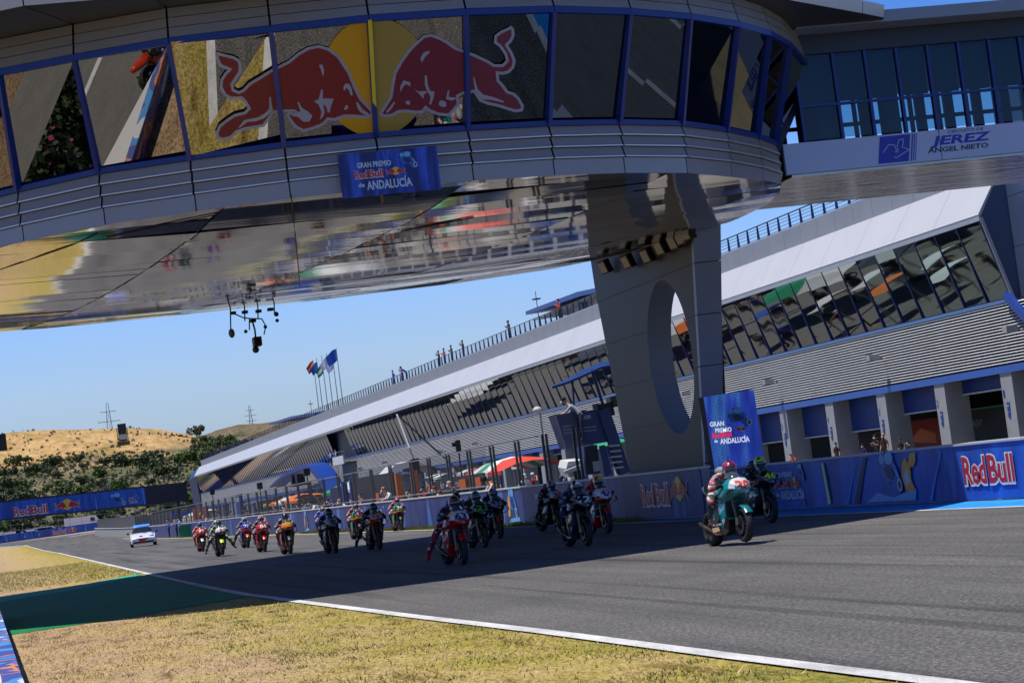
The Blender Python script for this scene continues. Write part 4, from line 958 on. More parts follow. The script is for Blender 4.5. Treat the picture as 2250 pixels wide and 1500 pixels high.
MB().box((WX0+.5, WY0-.9, 10.81),(WX1, WY1+.5, 11.08)).build('roof_edge', M('wing_roof_edge', '#7c8798', .4, metal=.2), wg)
# lettering on the wing
JB = M('jerez_blue', '#1b2fae', .4); JK = M('jerez_black', (.03,.03,.06), .5); YF = WY0-.006
def wp(px, py): q = by(px, py, YF); return Vector((q.x, YF, q.z))
XR_, ZU = Vector((1,0,0)), Vector((0,0,1))
q0, q1 = wp(1931,366), wp(2042,352)
K_ = .72
flat([(m_, [(x*K_, y) for x, y in ps]) for m_, ps in [(0, [(0,0),(1.05,0),(1.22,.62),(.17,.62)]), (1, [(1.11,0),(1.15,0),(1.32,.62),(1.28,.62)]), (1, [(1.19,0),(1.22,0),(1.39,.62),(1.36,.62)]), (1, [(1.26,0),(1.28,0),(1.45,.62),(1.43,.62)])]], (q0.x, YF, 7.70), XR_, ZU, [JB, JB], 'logo_block', wg)
trk = [(.2,.25),(.42,.42),(.62,.40),(.66,.28),(.60,.22),(.72,.25),(.70,.36),(.78,.50),(.95,.52),(.92,.40),(.86,.34),(1.1,.26),(.62,.10),(.55,.14)]
b = MB(); [b.bar((q0.x+a[0]*K_, YF-.012, 7.70+a[1]), (q0.x+c[0]*K_, YF-.012, 7.70+c[1]), .01, .022) for a, c in zip(trk, trk[1:])]; b.build('track_outline', M('logo_pale', (.3,.38,.6), .4), wg)
a, c = wp(2084,303), wp(2163,293); text('CIRCUITO DE', (a.x, YF, 8.25), XR_, ZU, .07, c.x-a.x, JK, wg, bold=.01, shear=.15)
a, c = wp(2047,333), wp(2182,318); text('JEREZ', (a.x, YF, 8.01), XR_, ZU, .2, c.x-a.x, JB, wg, bold=.035, shear=.2)
a, c = wp(2041,355), wp(2175,342); text('ÁNGEL NIETO', (a.x, YF, 7.84), XR_, ZU, .11, c.x-a.x, JK, wg, bold=.03, shear=.15)

# ------------------------------------------------------------------ video screen
vs_ = empty('video_screen'); tag(vs_, 'upright led video screen glowing blue with the event logo beside the pillar', 'screen')
SY = 60.35
A, B_, C_, D_ = by(1570,1030,SY), by(1680,1020,SY), by(1656,855,SY), by(1545,872,SY)
LED = bpy.data.materials.new('led_panel'); LED.use_nodes = True; n = LED.node_tree.nodes; L = LED.node_tree.links; p = n['Principled BSDF']
g = n.new('ShaderNodeNewGeometry').outputs['Position']; mp = n.new('ShaderNodeMapping'); mp.inputs['Rotation'].default_value = (0,.6,0); mp.inputs['Scale'].default_value = (2.2,1,.4); L.new(g, mp.inputs[0])
t = n.new('ShaderNodeTexNoise'); t.inputs['Scale'].default_value = 1.2; L.new(mp.outputs[0], t.inputs['Vector'])
r = ramp(n, [(.35, (.02,.06,.55)), (.5, (.04,.1,.9)), (.62, (.08,.3,.9)), (.75, (.02,.08,.6))]); L.new(t.outputs[0], r.inputs[0])
ck = n.new('ShaderNodeTexVoronoi'); ck.inputs['Scale'].default_value = 26; ck.inputs['Randomness'].default_value = 0; L.new(g, ck.inputs['Vector'])
r3 = ramp(n, [(.2, (1.2,1.2,1.2)), (.55, (.25,.25,.3))]); L.new(ck.outputs['Distance'], r3.inputs[0])
L.new(mixc(n, L, 1.0, r.outputs[0], r3.outputs[0], 'MULTIPLY'), p.inputs['Emission Color']); p.inputs['Emission Strength'].default_value = .5; p.inputs['Base Color'].default_value = (.01,.01,.02,1)
b = MB(); b.add([A, B_, C_, D_]+[v+Vector((-.03,.18,0)) for v in (A, B_, C_, D_)], [(0,1,2,3)]); b.build('led_panel', LED, vs_, recalc=False)
b = MB(); b.add([v+Vector((0,.004,0)) for v in (A, B_, C_, D_)]+[v+Vector((-.06,.25,0)) for v in (A, B_, C_, D_)], [(4,7,6,5),(0,4,5,1),(1,5,6,2),(2,6,7,3),(3,7,4,0)]); b.build('casing', BLK, vs_)
MB().box((A.x+.2, SY+.05, 0),(B_.x-.2, SY+.2, 1.2)).build('base', BLK, vs_)
LW = M('led_white', (.75,.8,.95), .5, emit=.7); LR = M('led_red', (.8,.02,.06), .5, emit=.8); LY_ = M('led_yellow', (.9,.5,.03), .5, emit=.7)
def sp_(px, py): q = by(px, py, SY-.012); return q
sr = (B_-A).normalized()*1.0; su = Vector((0,0,1))
q = sp_(1560,937); text('GRAN', q, sr, su, .13, .42, LW, vs_, bold=.03)
q = sp_(1572,950); text('PREMIO', q, sr, su, .12, .48, LW, vs_, bold=.03)
q = sp_(1566,950+12); text('RedBull', Vector(q), sr, su, .14, .56, LR, vs_, bold=.04)
q = sp_(1628,942); bulls_emblem(q, sr, su, .36, vs_); q = sp_(1625,922); rider_graphic(q, sr, su, .42, vs_, sx=1.6)
q = sp_(1570,972); text('de', q, sr, su, .09, .1, LW, vs_, bold=.03)
q = sp_(1583,975); text('ANDALUCÍA', q, sr, su, .15, .86, LW, vs_, bold=.03)
# slim dark upright beside the screen
MB().box((19.98,61.0,0),(20.12,61.4,3.2)).build('upright', DGREY, vs_)
# ------------------------------------------------------------------ motorcycles and riders
def half(ps): return [(y, z) for y, z in ps] + [(-y, z) for y, z in reversed(ps) if y > 1e-6]
def ringx(x, ps): return [(x, y*.86, z) for y, z in half(ps)]
CARB = M('carbon_black', (.015,.015,.017), .35, coat=.3)
TYRE = M('tyre_rubber', (.018,.018,.019), .75)
def bike_meshes():
    D = {}
    SLIM = .86
    b = MB()
    st = [(.82,[(0,.96),(.05,.955),(.075,.93),(.075,.89),(.06,.86),(.03,.85),(0,.85)]),
          (.76,[(0,1.05),(.11,1.035),(.155,.985),(.16,.92),(.14,.86),(.08,.83),(0,.83)]),
          (.64,[(0,1.12),(.14,1.10),(.22,1.03),(.245,.94),(.23,.85),(.14,.79),(0,.79)]),
          (.44,[(0,1.12),(.15,1.11),(.255,1.03),(.285,.93),(.27,.81),(.2,.73),(0,.73)]),
          (.22,[(0,1.03),(.15,1.02),(.25,.97),(.29,.88),(.28,.78),(.2,.71),(0,.71)])]
    n_ = len(half(st[0][1]))
    def fn(i, k):
        kk = min(k, n_-1-k)
        return 2 if (i in (1,) and kk <= 2) or (i == 0 and kk <= 1) else (1 if kk >= 4 else 0)
    b.loft([ringx(x, p) for x, p in st], fn=fn); D['front_fairing'] = b
    b = MB()
    st = [(.42,[(0,.76),(.17,.76),(.25,.70),(.265,.6),(.25,.48),(.19,.42),(0,.42)]),
          (.26,[(0,.77),(.19,.77),(.275,.70),(.285,.52),(.24,.30),(.13,.22),(0,.2)]),
          (.0,[(0,.78),(.19,.78),(.27,.70),(.275,.5),(.225,.25),(.11,.16),(0,.15)]),
          (-.26,[(0,.78),(.16,.78),(.22,.70),(.215,.48),(.17,.26),(.09,.18),(0,.17)]),
          (-.42,[(0,.72),(.1,.7),(.13,.6),(.14,.44),(.11,.3),(.06,.25),(0,.25)])]
    def fn(i, k):
        kk = min(k, n_-1-k); return 1 if kk >= 4 else (2 if kk == 3 and i >= 1 else 0)
    b.loft([ringx(x, p) for x, p in st], fn=fn); D['side_fairing'] = b
    b = MB(); b.box((.425,-.2,.45),(.44,.2,.72)); D['radiator'] = b
    b = MB(); b.loft([ringx(x, p) for x, p in [(.60,[(0,1.115),(.05,1.11),(.10,1.09),(.11,1.08),(0,1.07)]),(.50,[(0,1.2),(.06,1.19),(.13,1.14),(.15,1.09),(0,1.08)]),(.36,[(0,1.27),(.07,1.25),(.15,1.18),(.18,1.1),(0,1.1)])]]); D['windscreen'] = b
    b = MB(); b.loft([ringx(x, p) for x, p in [(.24,[(0,1.02),(.06,1.01),(.12,.97),(.14,.85),(0,.8)]),(.05,[(0,1.07),(.09,1.05),(.17,.99),(.18,.85),(0,.8)]),(-.18,[(0,1.03),(.08,1.02),(.15,.96),(.15,.83),(0,.8)]),(-.34,[(0,.93),(.05,.92),(.09,.88),(.09,.82),(0,.8)])]]); D['tank'] = b
    b = MB(); b.loft([ringx(x, p) for x, p in [(-.34,[(0,.9),(.08,.9),(.13,.86),(.12,.78),(0,.76)]),(-.62,[(0,.95),(.09,.95),(.14,.91),(.11,.82),(0,.8)]),(-.80,[(0,1.06),(.08,1.05),(.12,.98),(.09,.88),(0,.86)]),(-1.0,[(0,1.07),(.03,1.06),(.05,1.02),(.04,.97),(0,.96)])]]); D['tail_section'] = b
    b = MB(); n = 20; vs = []
    for i in range(9):
        a = math.radians(35+100*i/8)
        for y, r in ((-.075,.315),(-.06,.335),(0,.345),(.06,.335),(.075,.315)): vs.append((.70+r*math.cos(a), y, .31+r*math.sin(a)))
    b.add(vs, [(i*5+k, i*5+k+1, i*5+5+k+1, i*5+5+k) for i in range(8) for k in range(4)]); D['mudguard'] = b
    def wheel(R, wd, prof):
        b = MB(); n = 28; P = prof; vs = []
        for i in range(n):
            a = 2*math.pi*i/n
            for y, r in P: vs.append((r*math.cos(a), y, r*math.sin(a)))
        k = len(P); b.add(vs, [(i*k+j, i*k+(j+1) % k, ((i+1) % n)*k+(j+1) % k, ((i+1) % n)*k+j) for i in range(n) for j in range(k)]); return b
    D['ftyre'] = wheel(.3, .12, [(-.055,.22),(-.066,.255),(-.05,.292),(0,.31),(.05,.292),(.066,.255),(.055,.22)])
    D['rtyre'] = wheel(.3, .2, [(-.085,.22),(-.105,.255),(-.08,.29),(0,.318),(.08,.29),(.105,.255),(.085,.22)])
    for nm_, w_ in (('frim', .05), ('rrim', .08)):
        b = wheel(.3, .1, [(-w_,.205),(-w_,.225),(w_,.225),(w_,.205)])
        for i in range(6):
            a = 2*math.pi*i/6; b.bar((0,0,0), (.21*math.cos(a), 0, .21*math.sin(a)), .025, .03, (0,1,0))
        b.tube([(0,-w_,0),(0,w_,0)], .04, 10); D[nm_] = b
    b = MB(); [b.add([(r*math.cos(2*math.pi*i/20), s*.085, r*math.sin(2*math.pi*i/20)) for r in (.11,.165) for i in range(20)], [(i, (i+1) % 20, 20+(i+1) % 20, 20+i) for i in range(20)]) for s in (-1, 1)]; D['disc'] = b
    b = MB(); b.tube([(0,0,0),(-.22,0,.55)], [.028,.03], 8); b.box((-.07,-.03,.0),(.05,.03,.12)); D['fork'] = b
    b = MB(); b.tube([(0,.30,.98),(0,.12,.98)], .018, 6); b.tube([(0,-.30,.98),(0,-.12,.98)], .018, 6); b.tube([(0,.12,.98),(-.06,-.12,.98)], .02, 6); b.bar((.04,.33,.99),(.1,.22,.99),.02,.02); b.bar((.04,-.33,.99),(.1,-.22,.99),.02,.02); D['handlebar'] = b
    b = MB(); [b.loft([[(-.30,s*.12,.42),(-.30,s*.16,.42),(-.30,s*.16,.54),(-.30,s*.12,.54)],[(-.72,s*.115,.28),(-.72,s*.145,.28),(-.72,s*.145,.34),(-.72,s*.115,.34)]]) for s in (-1, 1)]; D['swingarm'] = b
    b = MB(); b.tube([(.1,-.08,.2),(-.35,-.1,.2),(-.62,-.19,.33),(-.86,-.2,.42)], [.03,.03,.035,.03], 8); D['exhaust'] = b
    for s, nm_ in ((-1, 'wr'), (1, 'wl')):
        b = MB(); pts = [(.74,s*.12,.93),(.70,s*.30,.90),(.64,s*.34,.80),(.56,s*.24,.72)]
        b.loft([[(p[0]-.0,p[1],p[2]+.008),(p[0]-.13,p[1],p[2]+.016),(p[0]-.13,p[1],p[2]+.004),(p[0],p[1],p[2]-.004)] for p in pts]); D[nm_] = b
    return D
BM = bike_meshes()
def lit_mesh(k, name, mats, smooth=False):
    b = BM[k]; me = b.mesh(name, mats, smooth); bm = bmesh.new(); bm.from_mesh(me); bmesh.ops.recalc_face_normals(bm, faces=bm.faces); bm.to_mesh(me); bm.free(); return me
def make_bike():
    t = empty('racing_motorcycle')
    P0 = [M('placeholder', (.5,.5,.5))]
    for k, nm_, ns, sm in (('front_fairing','front_fairing',3,1),('side_fairing','side_fairing',3,1),('tank','fuel_tank',1,1),('tail_section','tail_section',1,1),('mudguard','front_mudguard',1,1),('wl','winglet',1,0),('wr','winglet',1,0)):
        link(nm_, lit_mesh(k, nm_, P0*ns, sm and 'fairing' not in nm_), t)
    link('radiator', lit_mesh('radiator','radiator',[BLK]), t)
    link('windscreen', lit_mesh('windscreen','windscreen',[M('screen_smoke', (.05,.07,.09), .08, coat=.6)], 1), t)
    for s in (-1, 1): o = link('fork', lit_mesh('fork','fork',[M('fork_gold', (.16,.13,.09), .35, metal=.7)]), t); o.location = (.70, s*.105, .31)
    link('handlebar', lit_mesh('handlebar','handlebar',[CARB]), t); bpy.context.view_layer.update()
    link('swingarm', lit_mesh('swingarm','swingarm',[M('arm_grey', (.06,.06,.065), .4, metal=.5)]), t)
    link('exhaust', lit_mesh('exhaust','exhaust',[M('exhaust_titanium', (.10,.09,.08), .4, metal=.8)], 1), t)
    RIM = M('rim_dark', (.05,.05,.05), .4, metal=.6); DSC = M('disc_carbon', (.04,.04,.04), .4, metal=.3)
    for nm_, x, ty, ri in (('front_wheel', .70, 'ftyre', 'frim'), ('rear_wheel', -.72, 'rtyre', 'rrim')):
        w_ = link(nm_, lit_mesh(ri, 'rim', [RIM]), t); w_.location = (x, 0, .31)
        link('tyre', lit_mesh(ty, 'tyre', [TYRE], 1), w_)
        if ri == 'frim': link('brake_disc', lit_mesh('disc', 'brake_disc', [DSC]), w_)
    return t
def set_mats(o, mats):
    for i, m_ in enumerate(mats):
        if i < len(o.material_slots): o.material_slots[i].link = 'OBJECT'; o.material_slots[i].material = m_

# skinned bodies -----------------------------------------------------
def skin_body(name, J, E, levels=1):
    """J: joint -> (x,y,z,r); E: (a,b,slot); first joint is the root"""
    names = list(J); me = bpy.data.meshes.new(name)
    me.from_pydata([J[k][:3] for k in names], [(names.index(a), names.index(b)) for a, b, _ in E], [])
    o = bpy.data.objects.new(name, me); COL.objects.link(o)
    sk = o.modifiers.new('skin', 'SKIN'); sk.branch_smoothing = .6
    if not me.skin_vertices: 
        bm = bmesh.new(); bm.from_mesh(me); bm.verts.layers.skin.verify(); bm.to_mesh(me); bm.free()
    for i, k in enumerate(names):
        r = J[k][3]; r = r if isinstance(r, tuple) else (r, r)
        me.skin_vertices[0].data[i].radius = r
        me.skin_vertices[0].data[i].use_root = (i == 0)
    sb = o.modifiers.new('sub', 'SUBSURF'); sb.levels = levels; sb.render_levels = levels
    bpy.context.view_layer.update()
    out = bpy.data.meshes.new_from_object(o.evaluated_get(bpy.context.evaluated_depsgraph_get())); out.name = name
    bpy.data.objects.remove(o)
    segs = [(Vector(J[a][:3]), Vector(J[b][:3]), s) for a, b, s in E]
    while len(out.materials) < 6: out.materials.append(M('placeholder', (.5,.5,.5)))
    for p in out.polygons:
        c = p.center; best = min(segs, key=lambda q: (c-(q[0]+(q[1]-q[0])*max(0, min(1, (c-q[0]).dot(q[1]-q[0])/max(1e-9, (q[1]-q[0]).length_squared))))).length)
        p.material_index = best[2]; p.use_smooth = True
    return out
# slots: 0 skin 1 torso 2 arms 3 legs 4 boots 5 gloves
def rider_J(leg):
    J = {'pelvis': (-.44,0,.97,.145), 'spine': (-.27,0,1.11,.14), 'chest': (-.05,0,1.17,.15), 'neck': (.09,0,1.22,.075), 'head0': (.17,0,1.27,.085),
         'sl': (.02,.18,1.17,.078), 'el': (.16,.35,.95,.056), 'wl': (.36,.31,.985,.042), 'hl': (.43,.28,.985,.04),
         'sr': (.02,-.18,1.17,.078), 'er': (.16,-.35,.95,.056), 'wr': (.36,-.31,.985,.042), 'hr': (.43,-.28,.985,.04),
         'pl': (-.38,.13,.90,.1), 'kl': (.0,.28,.73,.078), 'al': (-.30,.2,.42,.056), 'fl': (-.14,.21,.35,.045),
         'pr': (-.38,-.13,.90,.1), 'kr': (.0,-.28,.73,.078), 'ar': (-.30,-.2,.42,.056), 'fr': (-.14,-.21,.35,.045)}
    if leg == 'r': J.update({'kr': (-.14,-.38,.62,.078), 'ar': (-.36,-.5,.26,.056), 'fr': (-.24,-.54,.13,.045)})
    if leg == 'l': J.update({'kl': (-.10,.42,.66,.078), 'al': (-.28,.58,.34,.056), 'fl': (-.14,.64,.24,.045)})
    if leg == 'both': J.update({'kr': (-.14,-.38,.62,.078), 'ar': (-.38,-.52,.26,.056), 'fr': (-.26,-.56,.13,.045), 'kl': (-.10,.42,.66,.078), 'al': (-.28,.60,.36,.056), 'fl': (-.14,.68,.27,.045)})
    return J
RE = [('pelvis','spine',1),('spine','chest',1),('chest','neck',1),('neck','head0',0)]+[e for s in 'lr' for e in (('chest','s'+s,1),('s'+s,'e'+s,2),('e'+s,'w'+s,2),('w'+s,'h'+s,5),('pelvis','p'+s,3),('p'+s,'k'+s,3),('k'+s,'a'+s,3),('a'+s,'f'+s,4))]
RBODY = {k: skin_body('body', rider_J(k), RE, 2) for k in ('n', 'r', 'l', 'both')}
RJ = {k: rider_J(k) for k in RBODY}
def helmet_mesh():
    b = MB()
    def fn(th, ph):
        a = (th+math.pi) % (2*math.pi)-math.pi
        if abs(a) < 1.05 and -.30 < ph < .32: return 2
        if abs(a) < .5 and ph >= .32 or ph > 1.2: return 1
        if 1.2 < abs(a) < 2.2 and -.2 < ph < .5: return 1
        return 0
    b.ell((.0,0,0), (.155,.128,.15), 24, 16, fn); b.m = 0
    b.loft([[(.09,-.07,-.10),(.165,-.045,-.09),(.165,.045,-.09),(.09,.07,-.10)],[(.08,-.07,-.15),(.14,-.04,-.15),(.14,.04,-.15),(.08,.07,-.15)]])
    b.loft([[(-.1,-.06,.05),(-.1,.06,.05),(-.1,.05,.11),(-.1,-.05,.11)],[(-.21,-.03,.02),(-.21,.03,.02),(-.21,.03,.06),(-.21,-.03,.06)]])
    me = b.mesh('helmet', [M('placeholder', (.5,.5,.5))]*3, True); bm = bmesh.new(); bm.from_mesh(me); bmesh.ops.recalc_face_normals(bm, faces=bm.faces); bm.to_mesh(me); bm.free(); return me
HMESH = helmet_mesh(); VIS = M('visor_dark', (.02,.03,.05), .08, coat=.8)
def glove_mesh(s):
    b = MB()
    b.ell((.0,0,0), (.05,.045,.035), 8, 6)
    for k, ln in enumerate((.052,.06,.056,.045)):
        y = -.033+.022*k; b.tube([(.03,y,.018),(.03+ln*.75,y,.012),(.03+ln*.8,y,-.02),(.02+ln*.4,y,-.035)], [.012,.011,.010,.008], 6)
    b.tube([(.0,-s*.035,.0),(.03,-s*.05,-.025),(.055,-s*.04,-.035)], [.014,.012,.009], 6); return b.mesh('glove', [BLK], True)
GL = {1: glove_mesh(1), -1: glove_mesh(-1)}
hump = MB().ell((-.14,0,1.28), (.19,.09,.08), 12, 8); HUMP = hump.mesh('back_hump', [M('placeholder', (.5,.5,.5))], True)
def cm(h, r=.3, coat=.4): return M('c_'+h, '#'+h, r, coat=coat)
def patchy(h, h2, sc_, amt, r, coat, pre):
    """paint or leather in one colour broken by small contrasting sponsor-like patches"""
    nm = pre+h+h2
    if nm in MC: return MC[nm]
    m = M(nm, '#'+h, r, coat=coat); n, L, p = nodes(m); tc = n.new('ShaderNodeTexCoord').outputs['Object']
    mp = n.new('ShaderNodeMapping'); mp.inputs['Scale'].default_value = (1, 1, 2.2); mp.inputs['Rotation'].default_value = (.3,.5,.2); L.new(tc, mp.inputs[0])
    v = n.new('ShaderNodeTexVoronoi'); v.inputs['Scale'].default_value = sc_; v.distance = 'CHEBYCHEV'; L.new(mp.outputs[0], v.inputs['Vector'])
    sx_ = n.new('ShaderNodeSeparateColor'); L.new(v.outputs['Color'], sx_.inputs[0])
    c0 = H(h); c1_ = H(h2); w_ = (.5,.5,.52); k_ = (.012,.012,.014)
    r_ = ramp(n, [(0, c0), (1-amt, c1_), (1-amt*.55, w_), (1-amt*.2, k_)]); r_.color_ramp.interpolation = 'CONSTANT'
    L.new(sx_.outputs[0], r_.inputs[0]); L.new(r_.outputs[0], p.inputs['Base Color']); return m
proto = make_bike()
first = [True]
from mathutils.bvhtree import BVHTree
_fm = lit_mesh('front_fairing', 'front_fairing', [BLK]); FBVH = BVHTree.FromPolygons([v.co.copy() for v in _fm.vertices], [tuple(p.vertices) for p in _fm.polygons])
def number(t, s_, mat, h=.125, wd=None):
    """race number wrapped on the nose of the fairing"""
    wd = wd or (.25 if len(s_) == 2 else .1)
    o = text(s_, (0, -wd/2, .945), (0,1,0), (0,0,1), h, wd, mat, t, 'number', bold=.025)
    for v in o.data.vertices:
        hit = FBVH.ray_cast(Vector((2, v.co.y, v.co.z)), Vector((-1,0,0)))[0]
        v.co.x = (hit.x if hit else .6)+.02
    return o
def racer(px, py, heading, lean, leg, num, ncol, fair, sec, plate, low, guard, tail, suit, arms, legs, boots, helm, helm2, blabel, plabel, sc=1.0, extra=None, glv='141414', wheelie=0, pt=None):
    g = bz(px, py) if pt is None else Vector(pt)
    t = dup(proto)
    t.location = (g.x, g.y, .0); t.scale = (sc,)*3
    t.rotation_euler = (math.radians(lean), -math.radians(wheelie), math.radians(-90+heading))
    if wheelie: t.location.z = .72*math.sin(math.radians(wheelie))*1.0-.0
    tag(t, blabel, 'motorcycle', 'racing motorcycles charging down the straight')
    for c in t.children:
        nm_ = c.name.split('.')[0]
        if nm_ == 'front_fairing': set_mats(c, [patchy(fair, sec, 9, .3, .3, .5, 'f_'), cm(sec), cm(plate)])
        elif nm_ == 'side_fairing': set_mats(c, [patchy(fair, low, 7, .3, .3, .5, 'g_'), cm(low), cm(sec)])
        elif nm_ == 'fuel_tank': set_mats(c, [cm(fair)])
        elif nm_ == 'tail_section': set_mats(c, [cm(tail)])
        elif nm_ == 'front_mudguard': set_mats(c, [cm(guard)])
        elif nm_ == 'winglet': set_mats(c, [cm(sec)])
    if num: number(t, num, cm(ncol, .5, 0))
    for f_ in (extra or []): f_(t)
    p = empty('person'); p.location = t.location; p.rotation_euler = t.rotation_euler; p.scale = t.scale
    tag(p, plabel, 'person', 'riders on the racing motorcycles')
    bo = link('body', RBODY[leg], p); set_mats(bo, [BLK, patchy(suit, arms, 13, .42, .6, 0, 's_'), patchy(arms, suit, 15, .5, .6, 0, 's_'), patchy(legs, arms, 12, .4, .6, 0, 's_'), cm(boots,.5,0), cm(glv,.6,0)])
    hh = link('helmet', HMESH, p); hh.location = (.27,0,1.285); hh.rotation_euler = (0,.12,0); set_mats(hh, [patchy(helm, helm2, 9, .16, .3, .5, 'h_'), cm(helm2,.25,.6), VIS])
    hu = link('back_hump', HUMP, p); set_mats(hu, [cm(suit,.5,0)])
    for s in (1, -1):
        J = RJ[leg]['hl' if s > 0 else 'hr']; gg = link('glove', GL[s], p); gg.location = (J[0]-.02, J[1], J[2]+.02); set_mats(gg, [cm(glv,.6,0)])
    return t, p
def sidetext(s_, x, z, h, wd, col, side=-1, y=.246):
    def f(t):
        if side < 0: text(s_, (x, -y, z), (1,0,0), (0,0,1), h, wd, cm(col,.5,0), t, bold=.02)
        else: text(s_, (x, y, z), (-1,0,0), (0,0,1), h, wd, cm(col,.5,0), t, bold=.02)
    return f
def swoosh(col, pts, name='stripe', y=.25):
    def f(t): flat([(0, pts)], (0,-y,0), (1,0,0), (0,0,1), [cm(col,.4,.2)], name, t)
    return f
LPT = (bz(1606,1197)+Vector((0,0,0)))
racer(1606,1198,4,-3,'n','20','e8401c','13868f','0f6a72','cfd3d6','14171a','0f6d74','14171a','8a8c90','b3363f','2c3a3c','b01c2c','c8304a','6a1c30',
  'leading teal and silver race bike with red number 20','rider in white and red leathers with red helmet on the leading teal bike',
  extra=[sidetext('PETRONAS', -.12,.335,.035,.4,'cfd3d6'), swoosh('11141a', [(-.26,.72),(.1,.74),(.22,.45),(.05,.36),(-.25,.40)]), swoosh('45b8c0', ellipse(-.04,.56,.05,.13,16), 'drop_emblem', .253), swoosh('11141a', ellipse(-.04,.55,.032,.09,16), 'drop_emblem', .256), swoosh('c9a878', [(-.2,.3),(.12,.31),(.16,.24),(-.15,.22)], 'stripe', .24), swoosh('a03028', [(-.22,.215),(.12,.2),(.1,.165),(-.18,.175)], 'stripe', .2)], wheelie=2)
racer(1668,1150,3,-4,'n','46','c6e81a','141a2c','0d1020','10131f','10131f','141a2c','10131f','1b2230','14304a','141824','141824','c8f01c','a8d018',
  'dark blue race bike with fluorescent yellow number 46 just behind the leader','rider with fluorescent yellow green helmet right behind the leader')
racer(1272,1200,1,-2,'n','12','e6e8ec','10182c','0b1020','10182c','0e1a44','0e1424','10182c','1a2038','23307a','18203c','20244a','1b2340','dfe3ea',
  'dark blue race bike with white number 12 and green claw stripes','rider in dark blue leathers on the number 12 bike',
  extra=[swoosh('5fb03a', [(.05,.62),(.12,.7),(.16,.48),(.2,.34),(.12,.4)], 'claw_stripe'), sidetext('YAMAHA', -.2,.19,.05,.36,'c8ccd4',y=.2)]+[(lambda t, s=s: flat([(0,[(-.04,0),(-.015,.09),(-.005,.08),(-.02,0)]),(0,[(-.005,-.01),(.008,.09),(.016,.085),(.012,-.01)]),(0,[(.025,0),(.03,.085),(.042,.08),(.045,0)])], (.50,s*.262,.86), (-s*1.0 if s > 0 else 1.0,0,0), (0,0,1), [cm('6cc23c',.4,0)], 'claw_emblem', t)) for s in (1,-1)])
racer(1318,1172,2,-2,'n','43','3c2f96','c3cad4','c0141c','c8ced6','b01018','b0141c','c3cad4','b81c28','a01824','20242c','20242c','b8202c','e6c020',
  'silver and red race bike half hidden behind the number 12 bike','rider with red black and yellow helmet behind the number 12 bike')
racer(1210,1165,6,-4,'n','30','b01830','16161c','101014','b6bcc4','101014','16161c','16161c','221a20','6a1420','1c1c24','1a1a20','c02030','98a8c0',
  'black race bike with red number 30 and white winged nose nearest the pit wall','rider with pink red helmet and dark leathers on the number 30 bike')
racer(1002,1240,1,-3,'r','63','101840','b8141c','b8141c','c4c9d2','b0141c','b8141c','b8141c','1c2450','223068','8a1420','b4141c','d83a1c','1e2a20',
  'red race bike with blue number 63 on a white nose in front of the pack','rider in red and blue leathers dangling one red boot beside the number 63 bike',
  extra=[sidetext('P', -.02,.48,.16,.09,'d8d8de'), sidetext('PRAMAC', -.18,.36,.035,.32,'d8d8de')])
racer(1052,1203,1,-1,'n','21','3cc832','0c1416','0a0e10','0c1416','0a3c40','0c1416','0c1416','182430','14282c','141c20','14181c','48b81c','1c60b0',
  'black race bike with green number 21 beside the number 63 bike','rider with bright green helmet on the number 21 bike')
racer(1086,1184,1,-3,'n','36','8898b4','0e1a30','0c1428','0e1a30','101830','b0281c','0e1a30','1c2c50','14284c','14203a','16203a','16264a','7890b8',
  'navy race bike behind the green helmet rider','rider hunched in navy leathers right of the green helmet')
racer(1010,1182,1,0,'n','','ffffff','122850','102040','122850','122040','122850','122850','14386a','16407a','142c50','142040','c8a820','143048',
  'dark blue race bike hidden directly behind the number 63 bike','rider with yellow and dark helmet hidden behind the number 63 rider')
racer(825,1207,1,-2,'r','33','b8c0c4','14161a','c8340c','c03a10','181a1e','14161a','181a1e','16181c','1a1a20','1c1416','18181c','101418','2a3a80',
  'black and orange race bike with number 33 in the bridge shadow','rider in black leathers sticking one leg out beside the number 33 bike')
racer(785,1184,1,-2,'n','41','d85a80','18a05a','c0181c','181c1c','181c1c','18181c','c0181c','8a1418','b41c20','181a1c','181a1c','c82a50','20804a',
  'green red and black race bike left of the number 33 bike','rider in red sleeves and pink red helmet left of the number 33 rider',
  extra=[lambda t: MB().loft([[(.66,-.3,.80),(.80,-.3,.79),(.80,-.3,.81),(.66,-.3,.82)],[(.72,0,.845),(.88,0,.84),(.88,0,.855),(.72,0,.86)],[(.66,.3,.80),(.80,.3,.79),(.80,.3,.81),(.66,.3,.82)]]).build('yellow_wing', cm('d8c41c'), t)])
racer(875,1166,1,-2,'n','38','c8ccc8','1aa860','b8141c','181c1c','181c1c','18181c','b8141c','8a1418','b41c20','181a1c','181a1c','2038a0','e04a20',
  'green red and black race bike alone near the pit wall with number 38','rider with blue and orange helmet alone near the pit wall',
  extra=[lambda t: MB().loft([[(.66,-.3,.80),(.80,-.3,.79),(.80,-.3,.81),(.66,-.3,.82)],[(.72,0,.845),(.88,0,.84),(.88,0,.855),(.72,0,.86)],[(.66,.3,.80),(.80,.3,.79),(.80,.3,.81),(.66,.3,.82)]]).build('yellow_wing', cm('d8c41c'), t)])
racer(730,1215,1,0,'n','9','3a3e44','5c6068','701018','80848c','601018','501018','2a2c30','24262c','1c2030','20222a','202026','a01818','301014',
  'dark red and grey race bike at the shadow edge left of number 33','rider with dark red helmet on the grey nosed bike')
racer(712,1180,1,-1,'n','','ffffff','2038a0','b8281c','2038a0','2038a0','2038a0','2038a0','1a2c90','2438a8','16205c','161c3c','e0502c','58b8a0',
  'blue race bike hidden behind the dark red and grey bike','rider with orange helmet and blue arms behind the dark red helmet')
